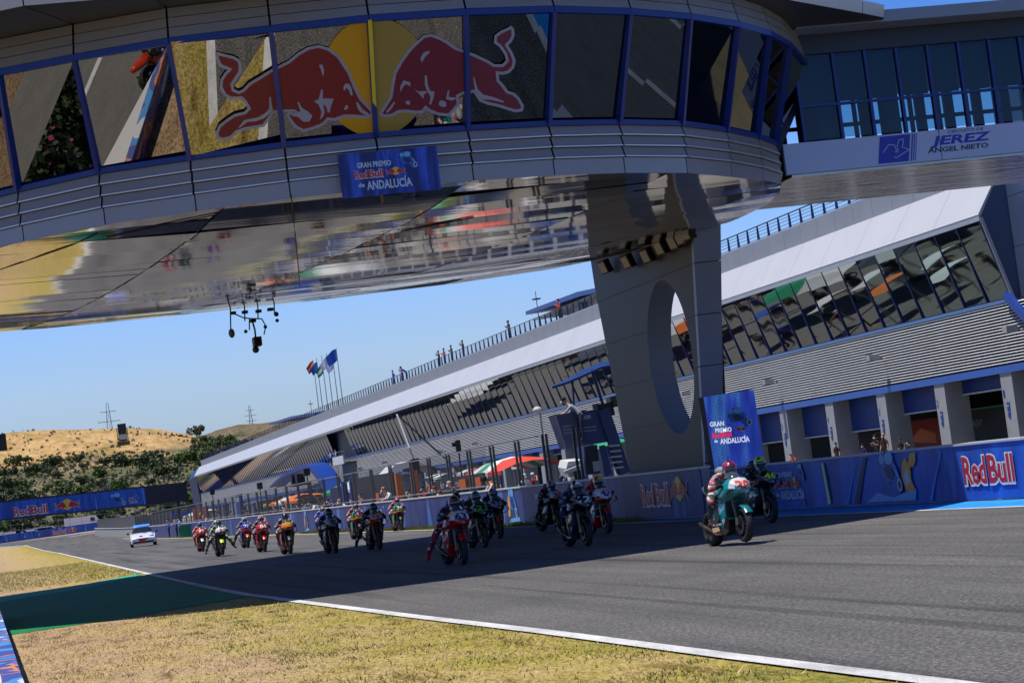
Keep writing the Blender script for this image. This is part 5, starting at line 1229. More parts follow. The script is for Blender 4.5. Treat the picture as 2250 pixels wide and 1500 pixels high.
racer(632,1217,1,-1,'n','','ffffff','c8380c','18181c','c8820c','a01c18','18181c','18181c','14161c','101218','501818','181418','181c28','401818',
  'orange and black race bike with wide nose at the shadow edge','crouched rider in black leathers on the wide nosed orange bike')
racer(577,1212,1,-2,'n','04','e8e4e4','c01418','b01014','c01418','b01418','b81418','b01014','6a1418','5a1418','18181c','2a2426','c8c4c0','a01418',
  'red race bike with white number 04 in the sun','rider with white and red helmet on the number 04 bike')
racer(541,1203,1,-2,'r','27','e0e4e8','2430a8','e0501c','2430a8','20284c','e0501c','20284c','8a2430','202848','1c2038','18181c','c8ccd0','70808c',
  'blue and orange race bike with number 27 left of number 04','rider with silver helmet trailing a leg beside the number 27 bike')
racer(485,1222,1,-2,'both','9','c02020','1a1a1c','141414','c8ccc8','141414','c8e020','1a1a1c','2a3018','98b82c','2a2420','302824','6a2830','3c3430',
  'black race bike with yellow front mudguard and number 9','rider in black and lime leathers with both legs out on the yellow mudguard bike', wheelie=2)
racer(478,1207,1,-1,'n','','ffffff','20304c','141c2c','20304c','141c2c','141c2c','20304c','20304c','284888','18243c','18202c','2c62c8','c8dc3c',
  'dark bike almost hidden behind the number 9 bike','rider with blue and yellow helmet behind the number 9 rider')
racer(443,1211,1,-1,'l','73','e8e8ec','e06a14','b8141c','c81420','b81420','c8c8c8','b8141c','9a2418','c04c1c','7a1c20','281a1c','2c58c0','1c3c90',
  'red and orange race bike with white number 73 leftmost of the pack','rider with blue helmet on the leftmost orange and red bike')

racer(0,0,8,0,'n','','ffffff','d8480c','141416','18181c','18181c','141416','c8380c','18181c','1a1a1e','1c1c20','1a1a1e','c85010','d8a018',
  'orange and black motorcycle on the service road mirrored in the bridge window','rider in black on the orange motorcycle mirrored in the bridge window', pt=(-1.9,36.4,0))  # bike and rider out of view, added only for the window reflection
for c in list(proto.children_recursive)+[proto]: bpy.data.objects.remove(c)
# ------------------------------------------------------------------ safety car
car = empty('safety_car'); cpt = bz(318,1199)
tag(car, 'white safety car with blue flashing light bar following the race bikes', 'car')
def crs(x, ps): return [(x, y, z) for y, z in half(ps)]
b = MB(); st = [(2.42,[(0,.62),(.5,.62),(.78,.58),(.84,.45),(.82,.28),(.6,.22),(0,.22)]),(2.3,[(0,.72),(.55,.72),(.86,.66),(.92,.48),(.9,.26),(.6,.2),(0,.2)]),(1.6,[(0,.93),(.6,.92),(.9,.84),(.95,.6),(.93,.28),(.6,.2),(0,.2)]),(.95,[(0,1.03),(.65,1.01),(.9,.93),(.95,.7),(.93,.28),(.6,.2),(0,.2)]),
  (-1.6,[(0,1.05),(.65,1.04),(.9,.98),(.95,.7),(.93,.28),(.6,.2),(0,.2)]),(-2.3,[(0,1.08),(.6,1.06),(.85,.98),(.9,.6),(.88,.3),(.6,.24),(0,.24)]),(-2.42,[(0,.95),(.5,.94),(.78,.85),(.82,.6),(.8,.36),(.5,.3),(0,.3)])]
b.loft([crs(x, p) for x, p in st]); CW = M('car_white', (.72,.73,.75), .25, coat=.6); b.build('body', CW, car, smooth=False)
b = MB(); b.loft([crs(x, p) for x, p in [(1.0,[(0,1.03),(.5,1.02),(.78,.97),(0,.9)]),(.25,[(0,1.42),(.5,1.40),(.66,1.3),(0,.95)]),(-1.2,[(0,1.44),(.5,1.42),(.66,1.32),(0,.95)]),(-2.1,[(0,1.1),(.5,1.08),(.72,1.0),(0,.9)])]]); b.build('cabin_glass', M('car_glass', (.012,.014,.018), .25), car)
b = MB(); b.loft([crs(x, p) for x, p in [(.2,[(0,1.45),(.5,1.43),(.6,1.38),(0,1.38)]),(-1.2,[(0,1.475),(.5,1.45),(.62,1.38),(0,1.38)])]]); b.build('roof', CW, car)
for s in (1, -1):
    MB().add([(2.36,s*.58,.60),(2.2,s*.88,.66),(2.26,s*.86,.56),(2.38,s*.58,.50)], [(0,1,2,3)]).build('headlight', M('headlight_glass', (.75,.78,.8), .1, emit=.3), car)
    for x in (1.45, -1.45):
        b = MB(); b.tube([(x,s*.74,.34),(x,s*.95,.34)], .34, 20); w_ = b.build('wheel', TYRE, car); b = MB(); b.tube([(x,s*.951,.34),(x,s*.96,.34)], .23, 16); b.build('rim', STEEL, w_)
    MB().ell((.75,s*1.05,1.03), (.1,.12,.08), 8, 6).build('mirror', BLK, car)
    MB().add([(1.55,s*.956,.45),(-.2,s*.962,.35),(-.2,s*.962,.62),(1.3,s*.962,.8)], [(0,1,2,3)]).build('red_flash', M('flash_red', (.5,.02,.04), .35), car)
MB().box((2.425,-.32,.5),(2.44,-.03,.60)).build('grille', BLK, car); MB().box((2.425,.03,.5),(2.44,.32,.60)).build('grille', BLK, car)
MB().box((2.425,-.75,.26),(2.44,.75,.40)).build('lower_intake', BLK, car)
MB().add([(2.445,-.28,.34),(2.445,.22,.34),(2.445,.05,.62),(2.445,-.4,.62)], [(0,1,2,3)]).build('red_flash', M('flash_red', (.5,.02,.04)), car)
MB().add([(2.31,-.3,.735),(2.31,-.05,.735),(1.02,.35,1.04),(1.02,.05,1.045)], [(0,1,2,3)]).build('blue_stripe', M('stripe_blue', (.02,.08,.4), .35), car)
MB().add([(2.31,.75,.70),(2.31,.45,.735),(1.02,.75,1.0),(1.02,.88,.96)], [(0,1,2,3)]).build('blue_stripe', M('stripe_blue', (.02,.08,.4)), car)
b = MB(); b.box((-.35,-.6,1.5),(-.1,.6,1.6)); b.build('light_bar', M('beacon_blue', (.02,.12,1.0), .2, emit=4.0), car)
b = MB(); b.tube([(-.9,0,1.46),(-1.0,0,1.62)], .02, 5); b.box((-1.3,-.55,1.56),(-.9,.55,1.6)); b.build('camera_mount', BLK, car)
car.location = (cpt.x, cpt.y+1.2, 0); car.rotation_euler = (0, 0, math.radians(-90-3))
car.scale = (1.05,)*3
# ------------------------------------------------------------------ people
def pj(kind):
    J = {'pelvis': (0,0,.95,.125), 'spine': (0,0,1.12,.12), 'chest': (0,0,1.33,.14), 'neck': (.01,0,1.49,.055), 'head0': (.02,0,1.56,.07), 'head': (.025,0,1.64,.095), 'crown': (.015,0,1.72,.075)}
    for s, k in ((1,'l'),(-1,'r')):
        J.update({'s'+k: (0,s*.19,1.40,.062), 'e'+k: (-.02,s*.25,1.13,.046), 'w'+k: (.08,s*.26,.90,.034), 'h'+k: (.12,s*.25,.83,.035),
                  'p'+k: (0,s*.1,.88,.09), 'k'+k: (.02,s*.12,.48,.062), 'a'+k: (-.01,s*.13,.09,.045), 'f'+k: (.13,s*.14,.04,.035)})
    if kind == 'hold':
        for s, k in ((1,'l'),(-1,'r')): J.update({'e'+k: (.06,s*.25,1.15,.046), 'w'+k: (.27,s*.1,1.28,.034), 'h'+k: (.32,s*.05,1.33,.035)})
    if kind == 'look':
        for s, k in ((1,'l'),(-1,'r')): J.update({'e'+k: (.16,s*.28,1.32,.046), 'w'+k: (.2,s*.12,1.54,.034), 'h'+k: (.2,s*.06,1.6,.035)})
    if kind == 'hips':
        for s, k in ((1,'l'),(-1,'r')): J.update({'e'+k: (-.08,s*.40,1.17,.046), 'w'+k: (.04,s*.24,1.0,.034), 'h'+k: (.06,s*.17,.99,.035)})
    if kind == 'lean':
        for a, dx, dz in (('spine',.1,-.03),('chest',.30,-.10),('neck',.42,-.15),('head0',.49,-.15),('head',.56,-.12),('crown',.58,-.06)):
            x, y, z, r = J[a]; J[a] = (x+dx, y, z+dz, r)
        for s, k in ((1,'l'),(-1,'r')): J.update({'s'+k: (.32,s*.2,1.26,.062), 'e'+k: (.48,s*.3,1.06,.046), 'w'+k: (.66,s*.16,1.05,.034), 'h'+k: (.72,s*.1,1.05,.035)})
    if kind == 'wave':
        J.update({'er': (.04,-.40,1.50,.046), 'wr': (.1,-.38,1.76,.034), 'hr': (.1,-.36,1.84,.035)})
    return J
PE = [('pelvis','spine',1),('spine','chest',1),('chest','neck',1),('neck','head0',0),('head0','head',0),('head','crown',0)]+[e for s in 'lr' for e in (('chest','s'+s,1),('s'+s,'e'+s,2),('e'+s,'w'+s,0),('w'+s,'h'+s,0),('pelvis','p'+s,3),('p'+s,'k'+s,3),('k'+s,'a'+s,3),('a'+s,'f'+s,4))]
PBODY = {k: skin_body('body', pj(k), PE, 1) for k in ('stand','hold','look','hips','lean','wave')}
def cap_mesh(kind):
    b = MB(); b.ell((0,0,.03), (.105,.098,.085), 12, 8)
    if kind == 'cap': b.loft([[(.06,-.07,.01),(.06,.07,.01),(.06,.07,.03),(.06,-.07,.03)],[(.17,-.05,-.01),(.17,.05,-.01),(.17,.05,.01),(.17,-.05,.01)]])
    if kind == 'helmet': b.ell((.01,0,-.03), (.135,.125,.15), 14, 10)
    return b.mesh(kind, [M('placeholder', (.5,.5,.5))], True)
CAPS = {k: cap_mesh(k) for k in ('hair','cap','helmet')}
MASK = MB().ell((.085,0,-.06), (.045,.06,.045), 8, 6).mesh('face_mask', [M('mask_white', (.62,.66,.7), .7)], True)
def pcol(h): return M('p_'+h, '#'+h, .75)
def person(loc, face, pose, shirt, trou, hat, label, group, sleeves=None, hk='hair', mask=True, shoes='1c1c1e', s=1.0):
    o = empty('person', loc, math.radians(face)); o.scale = (s, s, s); tag(o, label, 'person', group)
    bo = link('body', PBODY[pose], o); set_mats(bo, [SKIN, pcol(shirt), pcol(sleeves or shirt), pcol(trou), pcol(shoes), SKIN])
    x, y, z, r = pj(pose)['head']; h = link({'hair':'hair','cap':'cap','helmet':'helmet'}[hk], CAPS[hk], o); h.location = (x-.005, y, z+.02); set_mats(h, [pcol(hat)])
    if mask and hk != 'helmet': m_ = link('face_mask', MASK, o); m_.location = (x, y, z)
    return o
def roofp(px, pyfoot, *a, **k):
    q = bx(px, pyfoot, 42.6); return person((42.6, q.y, 12.52), 190, *a, **k)
RG = 'people watching from the pit roof'
roofp(867, 850, 'hips', '2038b8', '1c2c60', '201814', 'person in royal blue shirt with hands on hips leftmost on the roof', RG)
roofp(886, 845, 'look', '1c2c90', '141c40', '181410', 'person in dark blue behind the rail beside a hunched colleague on the roof', RG)
roofp(896, 842, 'lean', '2440a8', '1a2450', '181410', 'person in blue leaning on the roof rail right of the pair', RG)
roofp(968, 812, 'look', '1c1c20', '1c2440', '14100c', 'person in black raising a camera on the roof', RG)
roofp(980, 808, 'hold', 'b02028', '1c2c70', '14100c', 'person in red shirt holding a camera on the roof', RG)
roofp(996, 802, 'hold', '20242c', '1c2c60', '201814', 'person in black with blue trousers between the red shirt and the tall one', RG)
roofp(1021, 792, 'look', '181a20', '1c2c70', '181410', 'tall person in black top shooting from the roof, alone on its right', RG)
roofp(1122, 750, 'hold', '181820', '1c2c60', '101014', 'person in black shirt and wide hat alone on the roof rail', RG, hk='cap')
roofp(1233, 710, 'hold', 'c02028', '181820', '14100c', 'person in red shirt standing under the blue roof shelter', RG)
WGp = 'team members leaning over the pit wall'
def wallp(px, pyhead, pose, *a, X=18.95, **k):
    q = bx(px, pyhead, X); hd = pj(pose)['crown'][2]+.03
    return person((X, q.y, q.z-hd), 180, pose, *a, **k)
wallp(953, 1056, 'hold', 'c85818', '1c1c20', 'd8d0cc', 'mechanic in orange and black with white helmet behind the pit wall', WGp, hk='cap', sleeves='1c1c1c')
wallp(982, 1061, 'lean', '2a2a2e', '1c1c20', '6a3c34', 'mechanic in dark shirt with white mask left of the tall one at the wall', WGp)
wallp(995, 1070, 'lean', '8a3030', '1c1c20', '584038', 'small mechanic in faded red leaning low on the pit wall', WGp)
wallp(1016, 1050, 'lean', '24262c', '1c1c20', 'a89a94', 'grey haired mechanic in black leaning towards the number 63 bike', WGp)
wallp(1094, 1037, 'lean', 'c8642c', '20242c', '101010', 'crew member with black headset and orange sleeves leaning over the wall', WGp, sleeves='c8c4c0', hk='helmet')
wallp(867, 1064, 'lean', 'd0d4dc', '1c2c70', 'b06c58', 'man in white shirt and turquoise mask above the lone rider', WGp)
wallp(768, 1091, 'lean', 'c8ccd4', '202c50', 'a87864', 'person in white shirt left of the umbrella at the wall', WGp)
wallp(793, 1082, 'hold', 'c8ccd4', '1c2450', '8a5850', 'masked person in white and blue holding a board by the wall', WGp, sleeves='2c3c70')
wallp(743, 1090, 'lean', '4050a0', '1c2440', '1c1814', 'person in blue polo leaning left of the white shirt', WGp)
wallp(701, 1095, 'lean', 'd8dade', 'b82028', '201c18', 'man in white shirt and red reaching over the wall', WGp)
wallp(622, 1100, 'wave', 'd0d8e4', '2040a0', 'a89078', 'person in white and blue waving an arm behind the wall', WGp)
wallp(643, 1104, 'lean', '6a3430', '1c1c20', '281c18', 'mechanic in maroon right of the waving person', WGp)
wallp(667, 1101, 'hold', '909090', '303030', '504038', 'person in grey beside the marble coloured post', WGp)
wallp(583, 1107, 'stand', '1c1c20', '1c1c20', 'd8e020', 'marshal with fluorescent yellow helmet by the red fence panel', WGp, hk='helmet')
wallp(441, 1126, 'stand', '1c1c20', '1c1c20', 'd8e020', 'far marshal with fluorescent yellow helmet near the wall end', WGp, hk='helmet')
wallp(461, 1128, 'lean', 'a0a0a8', '303038', 'a07070', 'person in grey with pink cap right of the far marshal', WGp)
wallp(481, 1124, 'stand', 'b8bcc4', '202024', '202020', 'person in pale shirt behind the silver helmet rider', WGp)
wallp(507, 1118, 'hold', '909498', '303038', 'c8ccd0', 'person in grey with white hat under the fence glare', WGp, hk='cap')
wallp(536, 1116, 'stand', '6a3030', '1c1c20', '281814', 'person in maroon standing near the middle of the far fence', WGp)
wallp(413, 1130, 'stand', 'c0c0c4', '28282c', '484040', 'small figure in white at the far end of the fence', WGp)
wallp(840, 1075, 'hold', '1c2c70', '1c2440', '302420', 'mechanic in navy between the white shirt and the turquoise mask', WGp)
wallp(930, 1066, 'hold', 'b03020', '1c1c20', '281c14', 'mechanic in red near the orange chairs', WGp)
for (px, py, col, lab) in ((373,1178,'2c64c8','marshal in light blue shirt standing before the far wall'),(397,1175,'78a8d8','marshal in pale blue holding a green board before the far wall'),(388,1160,'2038a0','marshal in dark blue behind the two others at the far wall')):
    q = bz(px, py, .12); X = 17.6; q = bx(px, py, X); person((X, q.y, gz(q.y)), 190, 'hold', col, '1c2438', '201814', lab, 'marshals at the far wall', s=1.1)
gbq = bx(401, 1168, 17.2); gbo = MB().box((17.0,gbq.y,gbq.z-.5),(18.1,gbq.y+.06,gbq.z+.6)).build('board', M('board_green', (.01,.2,.1), .5)); tag(gbo, 'green board held by the pale blue marshal at the far wall', 'board')
GP_ = 'mechanics by the garages'
def garp(px, pyhead, pose, *a, X=40.0, **k):
    q = bx(px, pyhead, X); return person((X, q.y, 0), 205, pose, *a, s=q.z/1.75, **k)
garp(1895, 976, 'stand', '30205a', '1c1c20', '281c18', 'mechanic in purple shirt standing left in the third garage opening', GP_)
garp(1922, 955, 'hold', '24201f', '1c1c20', '281c18', 'mechanic in black with mask centre of the third garage opening', GP_)
garp(1940, 952, 'stand', '181818', '1c1c20', 'b08068', 'bald mechanic in black and red with white mask in the third garage', GP_, sleeves='a02020')
garp(1836, 972, 'stand', '201818', '202024', '1c1410', 'mechanic in black shirt alone before the column between garages', GP_, sleeves='501c18')
garp(1748, 992, 'lean', 'c83410', '1c1c20', '201814', 'crouched mechanic in bright orange beside the yellow helmet rider', GP_, X=39)
garp(1978, 962, 'stand', '1c2024', '1c1c20', '181410', 'mechanic in black cap left of the grey lettering', GP_, hk='cap')
garp(1994, 968, 'look', '2a2020', '1c1c20', '181410', 'second mechanic raising hands left of the grey lettering', GP_)
for px, py, c_, lab in ((725,990,'c8ccd8','spectator in white and blue on the pit balcony'),(737,988,'b8bccc','spectator in white shirt at the right end of the pit balcony')):
    q = bx(px, py, 40.2); person((40.2, q.y, 5.75), 180, 'hold', c_, '1c2c60', '281c18', lab, 'spectators on the balcony')
q = by(1259, 864, 78); person((q.x+.2, 78, q.z-1.72), 150, 'lean', '8a94a8', '1c2440', '100c0a', 'person in grey shirt leaning on top of the blue 2020 tower', 'tower crew')

# ------------------------------------------------------------------ debris fence on the pit wall
PLEX = bpy.data.materials.new('smoky_screen'); PLEX.use_nodes = True; n = PLEX.node_tree.nodes; L = PLEX.node_tree.links; n.remove(n['Principled BSDF'])
tr = n.new('ShaderNodeBsdfTransparent'); tr.inputs[0].default_value = (.80,.81,.83,1); gl = n.new('ShaderNodeBsdfPrincipled'); gl.inputs['Base Color'].default_value = (.12,.12,.13,1); gl.inputs['Roughness'].default_value = .4
mx = n.new('ShaderNodeMixShader'); mx.inputs[0].default_value = .10; L.new(tr.outputs[0], mx.inputs[1]); L.new(gl.outputs[0], mx.inputs[2]); L.new(mx.outputs[0], n['Material Output'].inputs[0])
df = empty('debris_fence'); tag(df, 'see-through debris screens on steel posts along the top of the pit wall', 'fence')
MB().quad((18.62,84.5,1.4),(18.62,84.5,2.92),(18.62,300,2.95),(18.62,300,1.4)).build('clear_screen', PLEX, df, recalc=False)
MB().quad((18.62,300,1.6),(18.62,300,2.95),(18.62,404,3.1+.4),(18.62,404,2.1)).build('dark_screen', M('dark_screen', (.06,.06,.065), .5), df)
pst = MB().box((18.58,-.035,1.2),(18.66,.035,2.98)).mesh('post', M('post_grey', (.12,.125,.13), .5, metal=.4))
ys_ = []; y = 70.6
while y < 300:
    ys_ += [y, y+.55]; y += 4.2 if y < 100 else 5.5
for y in ys_[:100]: o = link('post', pst, df); o.location = (0, y, gz(y))
b = MB(); b.box((18.6,76,2.9),(18.64,300,2.95)); b.box((18.6,84,1.42),(18.64,300,1.48)); b.build('rail', STEEL, df)
# camera on poles, loudspeaker masts
def mast(px0, py0, px1, py1, X, lab, top='camera', r=.04, group=None):
    a_, c_ = bx(px0, py0, X), bx(px1, py1, X); y = (a_.y+c_.y)/2; o = empty('mast', (X, y, 0)); tag(o, lab, 'mast', group)
    b = MB(); b.tube([(0,0,0),(0,0,a_.z)], [r*1.4, r], 8); b.build('pole', DGREY if top != 'dome' else STEEL, o)
    if top == 'camera': b = MB(); b.box((-.12,-.12,a_.z-.55),(.12,.12,a_.z)); b.box((-.3,-.08,a_.z-.3),(.1,.08,a_.z-.1)); b.build('camera', BLK, o)
    if top == 'dome': MB().ell((-.1,0,a_.z), (.22,.22,.16), 12, 8).build('dome_camera', M('dome_white', (.5,.5,.5), .4), o)
    if top == 'speaker': b = MB(); b.box((-.22,-.2,a_.z-.5),(.22,.2,a_.z)); b.build('speaker', BLK, o)
    return o
mast(1165, 905, 1229, 1065, 24, 'tall slim mast with white dome camera left of the blue tower', 'dome')
mast(1003, 968, 1020, 1070, 24, 'short mast with black camera box above the tall mechanic', 'camera')
mast(668, 1030, 690, 1130, 22, 'mast with small black speaker left of the balcony arch', 'speaker')
mast(571, 1060, 577, 1130, 22, 'thin mast with black box by the red fence panel', 'speaker')
mast(466, 1075, 472, 1130, 22, 'distant thin mast with black box over the far fence', 'speaker')
o = empty('camera_crane'); tag(o, 'long white boom with hanging camera reaching over the pit lane', 'crane')
a_, c_, d_ = bx(872, 910, 22), bx(900, 985, 22), bx(911, 1012, 22); b = MB(); b.tube([a_, c_], .05, 6); b.build('boom', LGREY, o); b = MB(); b.tube([c_, d_], .04, 6); b.box((22-.2,d_.y-.2,d_.z-.5),(22+.2,d_.y+.2,d_.z+.1)); b.build('camera_head', BLK, o)
b = MB(); b.bar(a_, (30, a_.y+14, 0), .06); b.build('support', DGREY, o)
# black twin speaker rack
q = bx(655, 1062, 23); o = empty('speaker_rack', (23, q.y, 0)); tag(o, 'pair of black boxes on a flat rack above the far pit wall', 'speaker')
b = MB(); b.tube([(0,0,0),(0,0,q.z-.1)], .06, 6); b.box((-.5,-2.5,q.z-.15),(.5,2.5,q.z)); b.build('stand', BLK, o)
for s in (-1.4, 1.4): MB().box((-.3,s-.5,q.z),(.3,s+.5,q.z+.7)).build('speaker_box', BLK, o)

# ------------------------------------------------------------------ pit lane awnings and gear
def awning(X, Y, w_, l_, z, cols, lab, ridge=.55):
    o = empty('awning', (X, Y, 0)); tag(o, lab, 'awning', 'awnings in the pit lane'); n_ = len(cols); b = MB(); vs = []
    for i in range(n_+1):
        y = -l_/2+l_*i/n_; k = 1-abs(2*i/n_-1)**2*.5
        vs.append([(-w_/2, y, z), (-w_/4, y, z+ridge*.8*k), (0, y, z+ridge*k), (w_/4, y, z+ridge*.8*k), (w_/2, y, z)])
    for i in range(n_):
        b.m = i; b.add(vs[i]+vs[i+1], [(k, k+1, 6+k, 5+k) for k in range(4)])
        b.add([vs[i][0], vs[i+1][0], (vs[i+1][0][0], vs[i+1][0][1], z-.18), (vs[i][0][0], vs[i][0][1], z-.18)], [(0,1,2,3)])
    b.build('canopy', cols, o, recalc=False)
    for sx_ in (-1, 1):
        for sy in (-1, 1): b = MB(); b.tube([(sx_*w_*.46, sy*l_*.46, 0), (sx_*w_*.46, sy*l_*.46, z)], .03, 6); b.build('leg', STEEL, o)
    return o
WHT = M('cloth_white', (.62,.63,.62), .8); RDC = M('cloth_red', (.6,.05,.02), .7); GNC = M('cloth_green', (.02,.28,.13), .7); ORC = M('cloth_orange', (.7,.17,.02), .7); DKC = M('cloth_charcoal', (.06,.07,.09), .7); BLC = M('cloth_blue', (.02,.07,.35), .7)
awning(23.5, 101.5, 3.0, 8.5, 2.0, [RDC, RDC, WHT, GNC, WHT, RDC], 'red white and green awning above the orange boards on the wall', .6)
awning(25.0, 89.5, 2.4, 3.4, 2.3, [GNC, GNC], 'small green awning right of the red white and green one', .4)
awning(24.0, 148, 3, 16, 2.2, [WHT, WHT, GNC, GNC], 'white and green curved awning left of the man with turquoise mask', .7)
awning(24.0, 132, 3, 9, 2.6, [DKC, WHT, DKC], 'charcoal and white tilted awning beside the green one', .8)
awning(24.0, 178, 3, 18, 2.0, [ORC, ORC, WHT, ORC], 'orange framed awning under the balcony arch', .5)
awning(24.0, 205, 3, 14, 2.3, [DKC, DKC], 'dark awning near the blue 2020 panel', .3)
awning(24.0, 262, 3, 20, 2.0, [WHT, WHT], 'far white awning behind the dark fence', .6)
for k, (Y_, X_, cs, lab) in enumerate(((118, 28.5, [WHT], 'small white parasol just beyond the pillar'), (123, 26.5, [WHT], 'first small white parasol on the pit lane'), (127.5, 28, [ORC], 'small orange parasol on the pit lane'), (133, 26.5, [WHT], 'second small white parasol on the pit lane'), (138, 28, [WHT], 'third small white parasol on the pit lane'), (152, 27, [BLC], 'small blue parasol on the pit lane'))):
    o = awning(X_, Y_, 2.0, 2.0, 2.25, cs, lab, .35)
for k in range(84):
    yk = 106+1.15*k+random.uniform(-.8, .8); xk = random.choice((22.6, 24.5, 26.2, 28.4))+random.uniform(-.6, .6)
    person((xk, yk, 0), random.uniform(0, 360), random.choice(('stand','hold','hips','look')), random.choice(('1c2c70','1a1a1e','8a1c20','c8ccd0','20242c')), random.choice(('1c1c20','1c2440')), random.choice(('281c18','1c1410','c8ccd0')), 'mechanic in dark team clothing standing on the crowded pit lane', 'mechanics crowding the pit lane')
# team stand boards
def teamboard(x, y, l_, z0, z1, mat, lab, sub=None):
    o = tag(MB().box((x, y-l_/2, z0),(x+.12, y+l_/2, z1)).build('team_board', mat), lab, 'board', 'team stand boards on the pit wall side'); return o
t = teamboard(20.0, 97.5, 11, .2, 2.0, M('board_dark', (.03,.03,.032), .6), 'charcoal board with pale letters under the red awning')
text('racer', (19.98, 97.6, 1.55), RY, UZ, .34, 1.7, M('lettering_pale', (.45,.46,.47)), t, bold=.02)
text('for', (19.98, 101.0, 1.55), RY, UZ, .34, .9, M('lettering_pale', (.45,.46,.47)), t, bold=.02)
for ya, lab in ((103.2,'left'),(96.0,'mid'),(92.6,'right')):
    MB().box((19.9, ya-.5-(.4 if lab == 'mid' else 0), 1.45),(19.97, ya+.5, 1.85)).build('orange_panel', ORG, t)
teamboard(20.3, 122, 14, .2, 2.7, M('board_dark', (.03,.03,.032)), 'dark team stand wall behind the orange chairs')
teamboard(20.3, 134, 6, .2, 2.4, M('board_navy', (.02,.03,.09), .6), 'navy team stand wall right of the white awning')
teamboard(20.3, 192, 6, .3, 2.5, M('board_blueish', (.25,.3,.4), .6), 'pale blue grey stand wall beside the 2020 panel')
t = teamboard(20.0, 186, 4.5, .9, 3.1, BLUE, 'bright blue panel reading 2020 above the far pit wall'); text('2020', (19.97, 187.9, 2.55), RY, UZ, .32, 3.2, PW, t, bold=.03)
teamboard(20.3, 225, 16, .2, 2.6, M('board_maroon', (.22,.03,.03), .6), 'maroon screen panel behind the yellow helmet marshal')
teamboard(20.3, 320, 120, .2, 2.8, M('board_smoke', (.055,.055,.06), .6), 'long smoky stand wall behind the far fence')
for k, ya in enumerate((118.5, 116.6, 124.5)):
    o = empty('folding_chair', (20.0, ya, .75)); tag(o, ['orange chair back right of the pair above the wall','orange chair beside the mechanic in red above the wall','leftmost tilted orange chair above the wall'][k], 'chair', 'orange chairs on the pit stand')
    MB().box((0,-.55,.35),(.06,.55,1.0)).build('backrest', ORC, o); MB().box((0,-.5,.3),(.5,.5,.36)).build('seat', ORC, o); b = MB(); [b.bar((.05,s*.45,-.5),(.05,s*.45,.35),.04) for s in (-1,1)]; b.build('frame', STEEL, o)
for k, (ya, m_) in enumerate(((113.6, ORC),(109.2, ORC),(128.5, BLC),(131.5, BLC))):
    o = tag(MB().box((20.2,ya-.22,1.0),(20.5,ya+.22,2.6)).build('banner_flag', m_), ['tall orange pennant behind the white helmet mechanic','second orange pennant right of the white helmet mechanic','slim blue pennant by the navy stand wall','second slim blue pennant left of the navy stand wall'][k], 'pennant', 'pennants on the pit stands')
# tower with 2020
tw = empty('timing_tower'); tag(tw, 'navy blue tower with 2020 lettering, stairs and struts left of the pillar', 'tower')
TY = 78.0
def ty(px, py, Y_=TY): return by(px, py, Y_)
def ext(pts, dy, name, mat, par):
    a_ = [ty(*p) for p in pts]; c_ = [v+Vector((0,dy,0)) for v in a_]; n_ = len(pts); b = MB()
    b.add(a_+c_, [tuple(range(n_)), tuple(reversed(range(n_, 2*n_)))]+[(i, i+n_, (i+1) % n_+n_, (i+1) % n_) for i in range(n_)]); return b.build(name, mat, par)
bx_ = ext([(1257,904),(1322,899),(1350,968),(1283,978)], 3.5, 'cabin', NAVY, tw)
sp2 = ext([(1222,913),(1256,905),(1280,976),(1244,986)], .15, 'side_panel', M('panel_purple', (.06,.07,.16), .5), tw)
text('2020', ty(1273,922,TY-.03), (1,0,0), UZ, .14, .43, M('lettering_pale', (.45,.46,.47)), bx_, bold=.03, shear=.15)
b = MB(); [b.box((ty(1268,940).x+.0+.0, TY-.02, ty(1268,940).z-.12*k-.05),(ty(1310,935).x, TY-.01, ty(1268,940).z-.12*k)) for k in range(2)]; b.build('small_print', M('lettering_dim', (.15,.2,.3)), bx_)
b = MB(); [b.box((ty(1236,935).x, TY-.02, ty(1236,935).z-.12*k-.06),(ty(1256,935).x, TY-.01, ty(1236,935).z-.12*k)) for k in range(3)]; b.build('small_print', M('lettering_dim', (.15,.2,.3)), sp2)
ext([(1283,980),(1312,976),(1320,1040),(1287,1043)], 1.2, 'lower_cabin', NAVY, tw)
ext([(1288,983),(1312,980),(1317,1036),(1291,1040)], -.03, 'door_opening', M('dark_opening', (.01,.012,.02), .6), tw)  # flat dark sheet painted as the shade inside the doorway
ext([(1301,1014),(1316,1012),(1319,1033),(1304,1036)], -.06, 'notice', M('notice_pale', (.3,.35,.4), .6), tw)
b = MB(); b.bar(ty(1325,900), ty(1372,1040), .28, .4); b.bar(ty(1338,980), ty(1362,1040), .12, .2); b.bar(ty(1322,978), ty(1338,1042), .12, .2); b.build('strut', NAVY, tw)
b = MB(); [b.bar(ty(1338+2*k,980+12*k), ty(1358+2*k,978+12*k), .5, .06) for k in range(5)]; b.build('stairs', STEEL, tw)
ext([(1310,888),(1345,882),(1352,912),(1320,914)], .6, 'camera_box', BLK, tw)
ext([(1340,872),(1358,868),(1364,892),(1345,896)], .6, 'camera_box', DGREY, tw)
